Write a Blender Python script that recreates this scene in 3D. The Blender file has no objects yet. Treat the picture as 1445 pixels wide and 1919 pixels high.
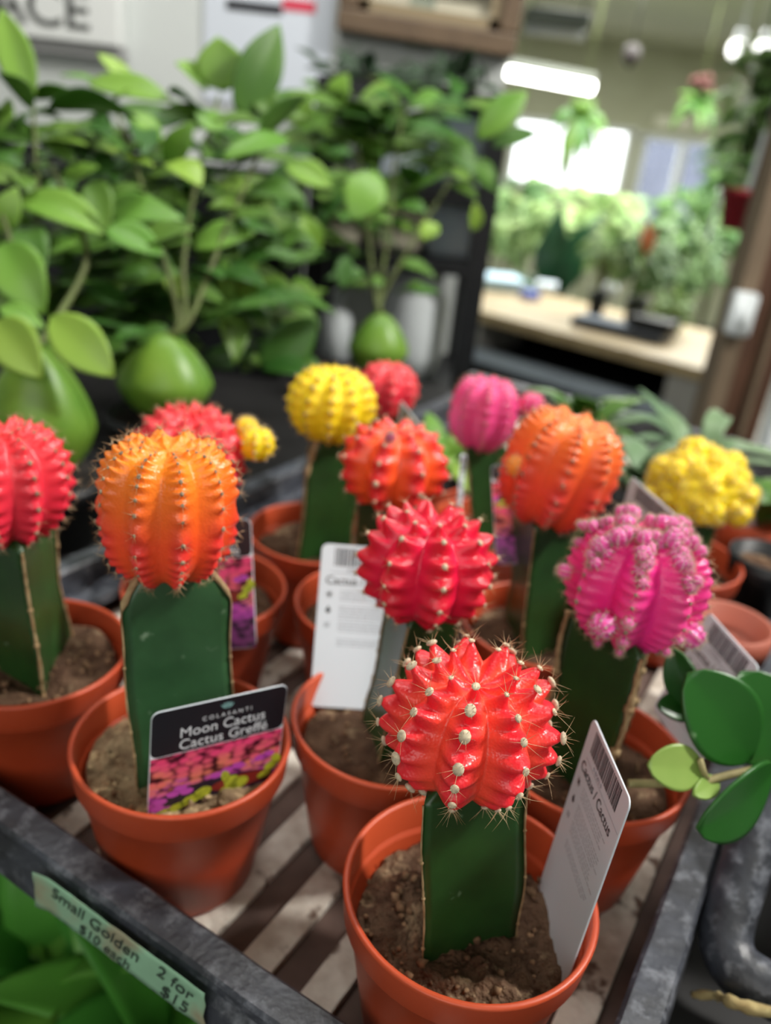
import bpy, bmesh, math, random
from mathutils import Vector, Matrix, noise
random.seed(7)
D = bpy.data; C = bpy.context.scene.collection; SC = bpy.context.scene
PI = math.pi
V = Vector

# ------------------------------------------------------------------ camera
PITCH, ROLL, FPX, CAMZ = math.radians(24.62), math.radians(6.65), 1550.0, 1.42
EYE = V((0, 0, CAMZ))
fwd = V((0, math.cos(PITCH), -math.sin(PITCH)))
up0 = V((0, math.sin(PITCH), math.cos(PITCH))); rt0 = V((1, 0, 0))
RT = rt0 * math.cos(ROLL) + up0 * math.sin(ROLL)
UP = up0 * math.cos(ROLL) - rt0 * math.sin(ROLL)
cam = D.objects.new('camera', D.cameras.new('camera')); C.objects.link(cam)
cam.matrix_world = Matrix(((RT.x, UP.x, -fwd.x, 0), (RT.y, UP.y, -fwd.y, 0), (RT.z, UP.z, -fwd.z, CAMZ), (0, 0, 0, 1)))
cam.data.sensor_fit = 'VERTICAL'; cam.data.sensor_height = 36.0; cam.data.sensor_width = 27.1
cam.data.lens = FPX / 1919 * 36
cam.data.clip_start = 0.01; cam.data.clip_end = 200
cam.data.dof.use_dof = True; cam.data.dof.focus_distance = 0.168
cam.data.dof.aperture_fstop = cam.data.lens / 3.0
SC.camera = cam

# ------------------------------------------------------------------ light
SC.view_settings.view_transform = 'Standard'; SC.view_settings.look = 'None'
SC.view_settings.exposure = 0.62; SC.view_settings.gamma = 1.0; SC.view_settings.use_curve_mapping = False
SC.cycles.max_bounces = 8; SC.cycles.caustics_reflective = False; SC.cycles.caustics_refractive = False
SC.cycles.sample_clamp_indirect = 6.0
W = D.worlds.new('world'); SC.world = W; W.use_nodes = True
bg = W.node_tree.nodes['Background']; bg.inputs[0].default_value = (0.93, 0.97, 1.0, 1); bg.inputs[1].default_value = 3.2
def area(name, loc, target, sx, sy, power, color=(1, 1, 1)):
    l = D.lights.new(name, 'AREA'); l.shape = 'RECTANGLE'; l.size = sx; l.size_y = sy; l.energy = power; l.color = color
    o = D.objects.new(name, l); C.objects.link(o); o.location = loc
    o.rotation_euler = (V(target) - V(loc)).to_track_quat('-Z', 'Y').to_euler()
    return o
area('strip_lamp', (0.85, 0.28, CAMZ + 0.95), (0.03, 0.2, CAMZ - 0.12), 0.13, 0.5, 38, (1, 0.97, 0.92))
area('fill_light', (-0.2, -0.9, CAMZ + 0.75), (0.0, 0.4, CAMZ - .1), 1.2, 1.2, 8, (1, 0.98, 0.95))  # soft fill added behind the camera, no fixture there
area('fill_light', (0.0, 0.62, CAMZ + 0.86), (-0.05, 0.85, CAMZ - 0.1), 1.0, 0.3, 6.0, (1, 0.99, 0.96))  # unseen area light added to brighten the near wall and leaves
area('fill_light', (1.6, 4.6, CAMZ + 0.86), (1.6, 4.6, 0), 2.4, 2.4, 165, (1, 1, 0.95))  # broad unseen area light added to lift the back room

# ------------------------------------------------------------------ helpers
def ray(px, py):
    return RT * ((px - 722.5) / FPX) - UP * ((py - 959.5) / FPX) + fwd
def at(px, py, d): return EYE + ray(px, py) * d               # d: depth along the view axis
def aty(px, py, y): r = ray(px, py); return EYE + r * (y / r.y)
def atz(px, py, z): r = ray(px, py); return EYE + r * ((z - CAMZ) / r.z)
def lin(r, g, b):
    f = lambda c: (c / 255 / 12.92) if c / 255 <= .04045 else ((c / 255 + .055) / 1.055) ** 2.4
    return (f(r), f(g), f(b), 1.0)
def nd(nt, t, **kw):
    n = nt.nodes.new(t)
    for k, v in kw.items(): setattr(n, k, v)
    return n
def ramp(nt, stops):
    n = nt.nodes.new('ShaderNodeValToRGB'); e = n.color_ramp.elements
    while len(e) < len(stops): e.new(0.5)
    for i, (p, c) in enumerate(stops): e[i].position = p; e[i].color = c
    return n
MATS = {}
def mat(name, base, rough=.5, second=None, scale=40, bump=0, bscale=None, spec=.5, metal=0, sss=0, sss_r=(1, .3, .15), sss_s=.003,
        emit=None, es=0, trans=0, detail=4, lo=.35, hi=.65, third=None, tscale=200, tlo=.68, thi=.72, alpha=1, coat=0, island=0, stretch=None, tdet=3, trough=.5):
    if name in MATS: return MATS[name]
    m = D.materials.new(name); m.use_nodes = True; nt = m.node_tree; b = nt.nodes['Principled BSDF']; L = nt.links.new
    b.inputs['Base Color'].default_value = base; b.inputs['Roughness'].default_value = rough
    b.inputs['Specular IOR Level'].default_value = spec; b.inputs['Metallic'].default_value = metal
    b.inputs['Coat Weight'].default_value = coat; b.inputs['Coat Roughness'].default_value = .15
    b.inputs['Alpha'].default_value = alpha
    if sss:
        b.inputs['Subsurface Weight'].default_value = sss; b.inputs['Subsurface Radius'].default_value = sss_r; b.inputs['Subsurface Scale'].default_value = sss_s
    if emit: b.inputs['Emission Color'].default_value = emit; b.inputs['Emission Strength'].default_value = es
    tc = nd(nt, 'ShaderNodeTexCoord'); src = tc.outputs['Object']
    if stretch:
        mp = nd(nt, 'ShaderNodeMapping'); mp.inputs['Scale'].default_value = stretch; L(src, mp.inputs[0]); src = mp.outputs[0]
    out = None
    if second:
        n = nd(nt, 'ShaderNodeTexNoise'); n.inputs['Scale'].default_value = scale; n.inputs['Detail'].default_value = detail; L(src, n.inputs['Vector'])
        r = ramp(nt, [(lo, base), (hi, second)]); L(n.outputs[0], r.inputs[0]); out = r.outputs[0]
    if third:
        n = nd(nt, 'ShaderNodeTexNoise'); n.inputs['Scale'].default_value = tscale; n.inputs['Detail'].default_value = tdet; n.inputs['Roughness'].default_value = trough; L(src, n.inputs['Vector'])
        r = ramp(nt, [(tlo, (0, 0, 0, 1)), (thi, (1, 1, 1, 1))]); L(n.outputs[0], r.inputs[0])
        mx = nd(nt, 'ShaderNodeMix', data_type='RGBA'); L(r.outputs[0], mx.inputs[0])
        if out: L(out, mx.inputs[6])
        else: mx.inputs[6].default_value = base
        mx.inputs[7].default_value = third; out = mx.outputs[2]
    if island:
        g = nd(nt, 'ShaderNodeNewGeometry'); hs = nd(nt, 'ShaderNodeHueSaturation')
        mr = nd(nt, 'ShaderNodeMapRange'); mr.inputs[3].default_value = 1 - island; mr.inputs[4].default_value = 1 + island
        L(g.outputs['Random Per Island'], mr.inputs[0]); L(mr.outputs[0], hs.inputs['Value'])
        mr2 = nd(nt, 'ShaderNodeMapRange'); mr2.inputs[3].default_value = .52; mr2.inputs[4].default_value = .475
        L(g.outputs['Random Per Island'], mr2.inputs[0]); L(mr2.outputs[0], hs.inputs['Hue'])
        if out: L(out, hs.inputs['Color'])
        else: hs.inputs['Color'].default_value = base
        out = hs.outputs[0]
    if out: L(out, b.inputs['Base Color'])
    if bump:
        n = nd(nt, 'ShaderNodeTexNoise'); n.inputs['Scale'].default_value = bscale or scale; n.inputs['Detail'].default_value = 6; L(src, n.inputs['Vector'])
        bp = nd(nt, 'ShaderNodeBump'); bp.inputs['Strength'].default_value = bump; bp.inputs['Distance'].default_value = .002; L(n.outputs[0], bp.inputs['Height']); L(bp.outputs[0], b.inputs['Normal'])
    if trans:
        tr = nd(nt, 'ShaderNodeBsdfTranslucent'); ms = nd(nt, 'ShaderNodeMixShader'); ms.inputs[0].default_value = trans
        if out: L(out, tr.inputs[0])
        else: tr.inputs[0].default_value = base
        L(b.outputs[0], ms.inputs[1]); L(tr.outputs[0], ms.inputs[2]); L(ms.outputs[0], nt.nodes['Material Output'].inputs[0])
    MATS[name] = m
    return m

def obj(name, bm, m, parent=None, smooth=True, kind=None, label=None):
    me = D.meshes.new(name); bmesh.ops.recalc_face_normals(bm, faces=bm.faces) if smooth != 'keep' else None
    bm.to_mesh(me); bm.free()
    if m: me.materials.append(m)
    if smooth:
        for p in me.polygons: p.use_smooth = True
    o = D.objects.new(name, me); C.objects.link(o)
    if parent: o.parent = parent
    if kind: o['kind'] = kind
    if label: o['label'] = label
    return o
def tag(o, label, cat, group=None, kind=None):
    o['label'] = label; o['category'] = cat
    if group: o['group'] = group
    if kind: o['kind'] = kind
    return o
def thing(name, label, cat, loc=(0, 0, 0), rz=0, group=None):
    o = D.objects.new(name, None); C.objects.link(o); o.empty_display_size = .01
    o.location = loc; o.rotation_euler = (0, 0, rz)
    return tag(o, label, cat, group)
def flat(o, ang=.6):
    try:
        o.data.set_sharp_from_angle(angle=ang)
    except Exception: pass
    return o
def bev(o, w, seg=2):
    md = o.modifiers.new('bevel', 'BEVEL'); md.width = w; md.segments = seg; md.limit_method = 'ANGLE'; return o
def box(bm, c, s, M=None):
    r = bmesh.ops.create_cube(bm, size=1)['verts']
    for v in r:
        v.co = V((v.co.x * s[0] + c[0], v.co.y * s[1] + c[1], v.co.z * s[2] + c[2]))
        if M: v.co = M @ v.co
    return r
def lathe(bm, prof, n=48, c=(0, 0, 0), close=False):
    rings = []
    for r, z in prof:
        rings.append([bm.verts.new((c[0] + r * math.cos(2 * PI * i / n), c[1] + r * math.sin(2 * PI * i / n), c[2] + z)) for i in range(n)] if r > 1e-6 else [bm.verts.new((c[0], c[1], c[2] + z))])
    for a, b in zip(rings, rings[1:]):
        for i in range(n):
            j = (i + 1) % n
            if len(a) == 1 and len(b) > 1: bm.faces.new((a[0], b[i], b[j]))
            elif len(b) == 1 and len(a) > 1: bm.faces.new((a[i], b[0], a[j]))
            elif len(a) > 1: bm.faces.new((a[i], b[i], b[j], a[j]))
def tube(bm, pts, rad, n=8, cap=True):
    pts = [V(p) for p in pts]; rings = []
    if not isinstance(rad, (list, tuple)): rad = [rad] * len(pts)
    ref = V((0, 0, 1)) if abs((pts[-1] - pts[0]).normalized().z) < .9 else V((1, 0, 0))
    for i, p in enumerate(pts):
        t = (pts[min(i + 1, len(pts) - 1)] - pts[max(i - 1, 0)]).normalized()
        a = t.cross(ref).normalized(); b = a.cross(t).normalized(); ref = b
        rings.append([bm.verts.new(p + (a * math.cos(2 * PI * k / n) + b * math.sin(2 * PI * k / n)) * rad[i]) for k in range(n)])
    for r1, r2 in zip(rings, rings[1:]):
        for k in range(n): bm.faces.new((r1[k], r1[(k + 1) % n], r2[(k + 1) % n], r2[k]))
    if cap and n > 2:
        bm.faces.new(rings[0][::-1]); bm.faces.new(rings[-1])
def smoothpath(pts, n=6):
    pts = [V(p) for p in pts]; out = []
    for i in range(len(pts) - 1):
        p0, p1, p2, p3 = pts[max(i - 1, 0)], pts[i], pts[i + 1], pts[min(i + 2, len(pts) - 1)]
        for k in range(n):
            t = k / n
            out.append(.5 * ((2 * p1) + (p2 - p0) * t + (2 * p0 - 5 * p1 + 4 * p2 - p3) * t * t + (3 * p1 - p0 - 3 * p2 + p3) * t ** 3))
    return out + [pts[-1]]
def leaf(bm, base, tip, width, hint=(0, -.6, .8), curl=.12, fold=.18, nu=9, nv=4, peak=.45, acum=1.0, droop=0.0):
    base, tip = V(base), V(tip); ax = tip - base; Ln = ax.length; ax.normalize()
    n = V(hint); n = (n - ax * n.dot(ax))
    n = n.normalized() if n.length > 1e-4 else ax.orthogonal().normalized()
    s = ax.cross(n); rows = []
    for i in range(nu + 1):
        u = i / nu
        uu = u ** (math.log(.5) / math.log(peak))
        w = width / 2 * max(math.sin(PI * uu), 0) ** (.75 if u < peak else acum) + width * .012
        c = base + ax * (Ln * u) + n * (Ln * curl * math.sin(PI * u)) - V((0, 0, droop * Ln * u * u))
        rows.append([bm.verts.new(c + s * (w * k / nv) + n * (fold * w * (abs(k) / nv) ** 1.3)) for k in range(-nv, nv + 1)])
    for a, b in zip(rows, rows[1:]):
        for k in range(2 * nv): bm.faces.new((a[k], a[k + 1], b[k + 1], b[k]))
def solid(o, t):
    md = o.modifiers.new('thickness', 'SOLIDIFY'); md.thickness = t; md.offset = 0; return o
def text_mesh(body, size, name, m, parent, M, shear=0, extrude=.00004, align='LEFT', bold=0):
    cu = D.curves.new(name, 'FONT'); cu.body = body; cu.size = size; cu.extrude = extrude; cu.shear = shear; cu.align_x = align; cu.offset = bold
    t = D.objects.new(name, cu); C.objects.link(t)
    dg = bpy.context.evaluated_depsgraph_get(); me = D.meshes.new_from_object(t.evaluated_get(dg)); D.objects.remove(t)
    me.transform(M); me.materials.clear(); me.materials.append(m)
    o = D.objects.new(name, me); C.objects.link(o)
    if parent: o.parent = parent
    return o

# ------------------------------------------------------------------ the tray frame of reference
ZR = CAMZ - .1673            # height of the pot rims
ZF = ZR - .0500              # tray floor
ZT = ZR - .024               # top of the tray rails
U = V((.8771, -.4804, 0)); VV = V((.4804, .8771, 0)); CORNER = V((.0521, .1018, 0))
def uv(u, v, z=0): return CORNER + U * u + VV * v + V((0, 0, z))
TRAY = math.atan2(U.y, U.x)

# ------------------------------------------------------------------ materials
M_pot = mat('terracotta_plastic', lin(186, 74, 40), .42, lin(172, 64, 34), 25, spec=.45, sss=.0)
M_soil = mat('dry_soil', lin(112, 88, 70), .95, lin(74, 54, 42), 130, bump=1.0, bscale=900, detail=8, third=lin(170, 146, 116), tscale=110, tlo=.56, thi=.72, tdet=6, trough=.6, spec=.1)
M_soil_pale = mat('pale_dry_soil', lin(160, 138, 108), .95, lin(104, 84, 64), 120, bump=1.0, bscale=380, detail=8, third=lin(190, 168, 130), tscale=220, tlo=.58, thi=.66, spec=.1)
M_crumb = mat('soil_crumb', lin(140, 112, 86), .95, lin(88, 68, 52), 300, spec=.1)
M_root = mat('green_rootstock', lin(38, 76, 32), .36, lin(29, 60, 26), 60, spec=.5, third=lin(112, 138, 108), tscale=170, tlo=.70, thi=.82)
M_root_pale = mat('green_rootstock_scuffed', lin(50, 90, 54), .36, lin(38, 72, 42), 60, spec=.5, third=lin(132, 156, 130), tscale=150, tlo=.66, thi=.80)
M_cork = mat('corky_edge', lin(170, 146, 108), .85, lin(134, 104, 70), 300)
M_areole = mat('woolly_areole', lin(214, 200, 172), .95, lin(176, 160, 140), 900, spec=.1)
M_areoleg = mat('greyish_areole', lin(176, 158, 136), .95, lin(128, 110, 94), 900, spec=.1)
M_spine = mat('pale_spine', lin(214, 190, 150), .5, lin(160, 120, 80), 300)
M_spine_g = mat('grey_spine', lin(186, 176, 160), .5, lin(120, 96, 80), 300)
M_card = mat('tag_plastic', lin(214, 222, 230), .35, spec=.5)
M_ink = mat('tag_ink', lin(40, 40, 46), .5)
M_grey = mat('tag_grey_print', lin(140, 146, 154), .5)
M_black = mat('tag_black_print', lin(28, 28, 34), .3)
M_white = mat('tag_white_print', lin(206, 210, 216), .4)
M_rail = mat('scuffed_black_plastic', lin(42, 44, 50), .42, lin(66, 70, 80), 55, bump=.25, bscale=300, detail=10, lo=.42, hi=.68, third=lin(150, 154, 164), tscale=150, tlo=.50, thi=.86, spec=.5, tdet=10, trough=.68)
M_blackp = mat('black_plastic', lin(17, 18, 20), .45, lin(24, 26, 29), 40, spec=.4)

def scion_mat(name, valley, ridge, top=None, tw=1.0, rough=.33, sss=.22):
    m = D.materials.new(name); m.use_nodes = True; nt = m.node_tree; b = nt.nodes['Principled BSDF']; L = nt.links.new
    a = nd(nt, 'ShaderNodeAttribute', attribute_name='pig'); sp = nd(nt, 'ShaderNodeSeparateColor'); L(a.outputs['Color'], sp.inputs[0])
    n = nd(nt, 'ShaderNodeTexNoise'); n.inputs['Scale'].default_value = 160; n.inputs['Detail'].default_value = 5
    tc = nd(nt, 'ShaderNodeTexCoord'); L(tc.outputs['Object'], n.inputs['Vector'])
    ad = nd(nt, 'ShaderNodeMath', operation='MULTIPLY_ADD'); L(n.outputs[0], ad.inputs[0]); ad.inputs[1].default_value = .5; L(sp.outputs[0], ad.inputs[2])
    r = ramp(nt, [(.25, valley), (.95, ridge)]); L(ad.outputs[0], r.inputs[0]); out = r.outputs[0]
    if top:
        mx = nd(nt, 'ShaderNodeMix', data_type='RGBA'); r2 = ramp(nt, [(.42, (0, 0, 0, 1)), (.98, (tw, tw, tw, 1))]); L(sp.outputs[1], r2.inputs[0]); L(r2.outputs[0], mx.inputs[0]); L(out, mx.inputs[6]); mx.inputs[7].default_value = top; out = mx.outputs[2]
    L(out, b.inputs['Base Color']); b.inputs['Roughness'].default_value = rough; b.inputs['Specular IOR Level'].default_value = .5
    b.inputs['Subsurface Weight'].default_value = sss; b.inputs['Subsurface Radius'].default_value = (1, .35, .2); b.inputs['Subsurface Scale'].default_value = .004
    v = nd(nt, 'ShaderNodeTexVoronoi'); v.inputs['Scale'].default_value = 1500; L(tc.outputs['Object'], v.inputs['Vector'])
    bp = nd(nt, 'ShaderNodeBump'); bp.inputs['Strength'].default_value = .25; bp.inputs['Distance'].default_value = .0004; L(v.outputs['Distance'], bp.inputs['Height']); L(bp.outputs[0], b.inputs['Normal'])
    return m
S_red = scion_mat('coral_red_cactus', lin(248, 76, 56), lin(228, 40, 52))
S_crim = scion_mat('crimson_cactus', lin(222, 22, 66), lin(214, 30, 54))
S_oran = scion_mat('orange_cactus', lin(250, 84, 40), lin(232, 58, 50), lin(252, 142, 30), 1.0)
S_pinkred = scion_mat('pinkish_red_cactus', lin(226, 46, 70), lin(222, 40, 66), lin(236, 70, 70), .6)
S_yel = scion_mat('yellow_cactus', lin(246, 216, 20), lin(238, 202, 24), rough=.5)
S_ro = scion_mat('red_orange_cactus', lin(252, 92, 40), lin(226, 44, 48))
S_mag = scion_mat('magenta_cactus', lin(238, 44, 138), lin(232, 66, 140))
S_magp = scion_mat('lilac_pink_offset', lin(226, 80, 160), lin(226, 128, 186))
S_coral = scion_mat('coral_orange_cactus', lin(248, 84, 54), lin(226, 68, 62), lin(252, 128, 40), .9)
S_pink = scion_mat('pink_cactus', lin(234, 74, 140), lin(222, 70, 130))
S_orp = scion_mat('orange_offset', lin(250, 160, 60), lin(246, 150, 60))

# ------------------------------------------------------------------ cactus builder
def scion_geo(R, H, ribs, th0, valley=.15, nub=.08, nar=7, phi0=.35, phi1=2.5, nt=120, np_=64, dip=.25, sq=2.0, sqb=2.0, nubup=.5, sharp=.8, jit=.0, seed=0, ridgew=.35, lowf=.0, vs=.8):
    rnd = random.Random(seed)
    rot = [rnd.uniform(-.12, .12) * jit for _ in range(ribs)]
    arr = [[phi0 + (phi1 - phi0) * (j + (.25 if k % 2 else 0) + rnd.uniform(-.12, .12)) / (nar - .7) for j in range(nar)] for k in range(ribs)]
    def surf(th, ph):
        k = int(round((th - th0) / (2 * PI / ribs))) % ribs
        x = ((th - th0) / (2 * PI / ribs)); fr = x - round(x)            # -.5 .. .5 from ridge
        ridge = (1 - vs) * math.cos(PI * fr) ** sharp + vs * (.5 + .5 * math.cos(2 * PI * fr))
        s, c = math.sin(ph), math.cos(ph)
        e = 2 / (sq if c > 0 else sqb)
        rr = math.copysign(abs(s) ** e, s); zz = math.copysign(abs(c) ** e, c)
        edge = min(1, math.sin(ph) * 2.2)
        f = 1 - valley * (1 - ridge) * edge * (1 if ph < 1.6 else 1 - lowf * .6 * min(1, (ph - 1.6) / .9))
        b = 0
        for pj in arr[k]:
            d = (ph - pj) / ((phi1 - phi0) / nar * .30)
            if abs(d) < 3: b = max(b, math.exp(-d * d))
        lat = math.exp(-(fr / ridgew) ** 2); nubk = nub * (1 if ph < 1.3 else 1 - lowf * min(1, (ph - 1.3) / 1.1))
        bump = nubk * b * lat
        rad = rr * f + bump * (.35 + .65 * s)
        z = zz * (1 - .3 * valley * (1 - ridge)) + bump * (c * .7 + nubup * max(c, -.1))
        z -= dip * math.exp(-(ph / .42) ** 2)
        wob = 1 + .02 * noise.noise(V((math.cos(th) * 1.5, math.sin(th) * 1.5, c * 1.5 + seed)))
        return V((rad * math.cos(th) * R * wob, rad * math.sin(th) * R * wob, z * H)), ridge, b * lat, (zz + 1) / 2
    bm = bmesh.new(); lay = bm.verts.layers.float_color.new('pig'); rings = []
    for j in range(np_ + 1):
        ph = .012 + (PI - .024) * j / np_; row = []
        for i in range(nt):
            p, rg, bb, hh = surf(2 * PI * i / nt + th0, ph)
            v = bm.verts.new(p); v[lay] = (min(1, max(0, (rg - .3) / .7)) * .75, hh, bb, 1); row.append(v)
        rings.append(row)
    for a, b in zip(rings, rings[1:]):
        for i in range(nt): bm.faces.new((a[i], b[i], b[(i + 1) % nt], a[(i + 1) % nt]))
    bm.faces.new(rings[0]); bm.faces.new(rings[-1][::-1])
    ars = []
    for k in range(ribs):
        th = th0 + 2 * PI * k / ribs
        for pj in arr[k]:
            if pj > PI - .3: continue
            p = surf(th, pj)[0]; p1 = surf(th + .02, pj)[0]; p2 = surf(th, pj + .02)[0]
            p3 = surf(th - .02, pj)[0]; p4 = surf(th, pj - .02)[0]
            n = (p2 - p4).cross(p1 - p3); n.normalize()
            if n.dot(p) < 0: n = -n
            n = (n + p.normalized() * .8).normalized()
            ars.append((p, n, pj))
    return bm, ars
def areole_geo(ars, r, sub=1, vary=.3):
    bm = bmesh.new()
    for p, n, pj in ars:
        q = n.to_track_quat('Z', 'Y').to_matrix().to_4x4(); s = r * random.uniform(1 - vary, 1 + vary) * (.75 if pj < .5 else 1)
        bmesh.ops.create_icosphere(bm, subdivisions=sub, radius=1, matrix=Matrix.Translation(p + n * s * .15) @ q @ Matrix.Diagonal((s, s * 1.2, s * .55, 1)))
    return bm
def spine_geo(ars, ln, count, rad, n=4, spread=1.0, seg=3):
    bm = bmesh.new()
    for p, nn, pj in ars:
        a = nn.orthogonal().normalized(); b = nn.cross(a)
        a0 = random.uniform(0, 6.28)
        for k in range(count):
            an = a0 + 2 * PI * k / count + random.uniform(-.4, .4); l = ln * random.uniform(.55, 1.15)
            side = a * math.cos(an) + b * math.sin(an); d = (nn * random.uniform(.35, 1.0) + side * spread * random.uniform(.5, 1.1)).normalized()
            cur = (side * random.uniform(-.25, .35) + V((0, 0, random.uniform(-.2, .2)))) * l
            pts = [p + d * (l * t) + cur * t * t for t in [i / seg for i in range(seg + 1)]]
            tube(bm, pts, [rad * (1 - .85 * i / seg) for i in range(seg + 1)], n, cap=False)
    return bm
def pot_geo(R, h, seg=72):
    bm = bmesh.new(); k = R / .0318; rb = .0225 * k; band = h - .0098
    def wall(z): return rb + (.0292 * k - rb) * z / band
    lathe(bm, [(0, .0006), (rb - .003, .0006), (rb - .0012, 0), (rb, .0012), (wall(band * .5), band * .5), (wall(band) , band - .0002), (wall(band) + .0012, band + .0003), (.0309 * k, band + .0010),
               (R - .0002, h - .0012), (R, h - .0005), (R - .0004, h), (R - .0013, h + .0001), (R - .0018, h - .0006), (.0296 * k, band), (wall(band * .8) - .0014, band * .8), (rb, .004), (0, .004)], seg)
    return bm
def soil_geo(R, z0, amp, seed, n=72, rings=26, tilt=(0, 0)):
    bm = bmesh.new(); rows = []; fine = n > 120
    for j in range(rings + 1):
        r = R * j / rings; row = []
        for i in range(n if j else 1):
            a = 2 * PI * i / n; x, y = r * math.cos(a), r * math.sin(a)
            z = noise.fractal(V((x * 90, y * 90, seed * 3.1)), 1.0, 2.0, 5) * amp + noise.noise(V((x * 40, y * 40, seed))) * amp * .8 + tilt[0] * x + tilt[1] * y
            if fine: z += .0011 * noise.fractal(V((x * 330, y * 330, 2.2)), .8, 2.0, 4) + .0010 * max(0, noise.noise(V((x * 130, y * 130, 8))))
            if j == rings: z -= .002
            row.append(bm.verts.new((x, y, z0 + z)))
        rows.append(row)
    for a, b in zip(rows, rows[1:]):
        for i in range(n):
            k = (i + 1) % n
            if len(a) == 1: bm.faces.new((a[0], b[i], b[k]))
            else: bm.faces.new((a[i], b[i], b[k], a[k]))
    return bm
def crumb_geo(R, z0, count, seed, tilt=(0, 0), smin=.0003, smax=.0009, region=None):
    rnd = random.Random(seed); bm = bmesh.new()
    for _ in range(count):
        if region: cx, cy, rr = region; a = rnd.uniform(0, 6.28); q = rr * math.sqrt(rnd.random()); x, y = cx + q * math.cos(a), cy + q * math.sin(a)
        else: a = rnd.uniform(0, 6.28); q = R * math.sqrt(rnd.random()); x, y = q * math.cos(a), q * math.sin(a)
        if math.hypot(x, y) > R * .97: continue
        s = rnd.uniform(smin, smax) * (1 if rnd.random() < .8 else 1.6)
        vs = bmesh.ops.create_icosphere(bm, subdivisions=1, radius=s, matrix=Matrix.Translation((x, y, z0 + tilt[0] * x + tilt[1] * y + s * .3)))['verts']
        for v in vs: v.co += V((rnd.uniform(-1, 1), rnd.uniform(-1, 1), rnd.uniform(-1, 1))) * s * .35
    return bm
def rootstock_geo(r, z0, z1, a0, lean, taper=0, wave=.10, inr=.44, seed=0, nz=36, twist=0.0):
    """three-winged stem; returns stem mesh, edge paths"""
    bm = bmesh.new(); rows = []; edges = [[], [], []]; m = 10
    for j in range(nz + 1):
        t = j / nz; z = z0 + (z1 - z0) * t
        c = V((lean[0] * t, lean[1] * t, 0)); row = []
        for k in range(3):
            a1 = a0 + k * 2 * PI / 3 + twist * t; a2 = a1 + 2 * PI / 3
            def rr(kk):
                w = 1 + wave * (.5 * math.sin(t * 9 + kk * 2.1 + seed) + .5 * noise.noise(V((t * 4, kk * 3.7, seed))))
                if taper and t > 1 - taper: w *= 1 - .42 * ((t - 1 + taper) / taper) ** 1.6
                if t < .12: w *= .86 + .14 * t / .12
                return r * w
            p1 = V((math.cos(a1), math.sin(a1), 0)) * rr(k); p2 = V((math.cos(a2), math.sin(a2), 0)) * rr((k + 1) % 3)
            mid = V((math.cos(a1 + PI / 3), math.sin(a1 + PI / 3), 0)) * r * inr
            for i in range(m):
                s = i / m
                q = p1 * (1 - s) ** 2 + (mid * 2 - (p1 + p2) * .5) * 2 * s * (1 - s) + p2 * s * s
                if i == 0: q = p1 * .985
                row.append(bm.verts.new(c + q + V((0, 0, z))))
            edges[k].append(c + p1 + V((0, 0, z)))
        rows.append(row)
    n = 3 * m
    for a, b in zip(rows, rows[1:]):
        for i in range(n): bm.faces.new((a[i], a[(i + 1) % n], b[(i + 1) % n], b[i]))
    for ring, zz in ((rows[0], z0), (rows[-1], z1)):
        cc = sum((v.co for v in ring), V()) / n; cv = bm.verts.new(cc + V((0, 0, .0015 if ring is rows[-1] else 0)))
        for i in range(n): bm.faces.new((ring[i], ring[(i + 1) % n], cv))
    return bm, edges

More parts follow.
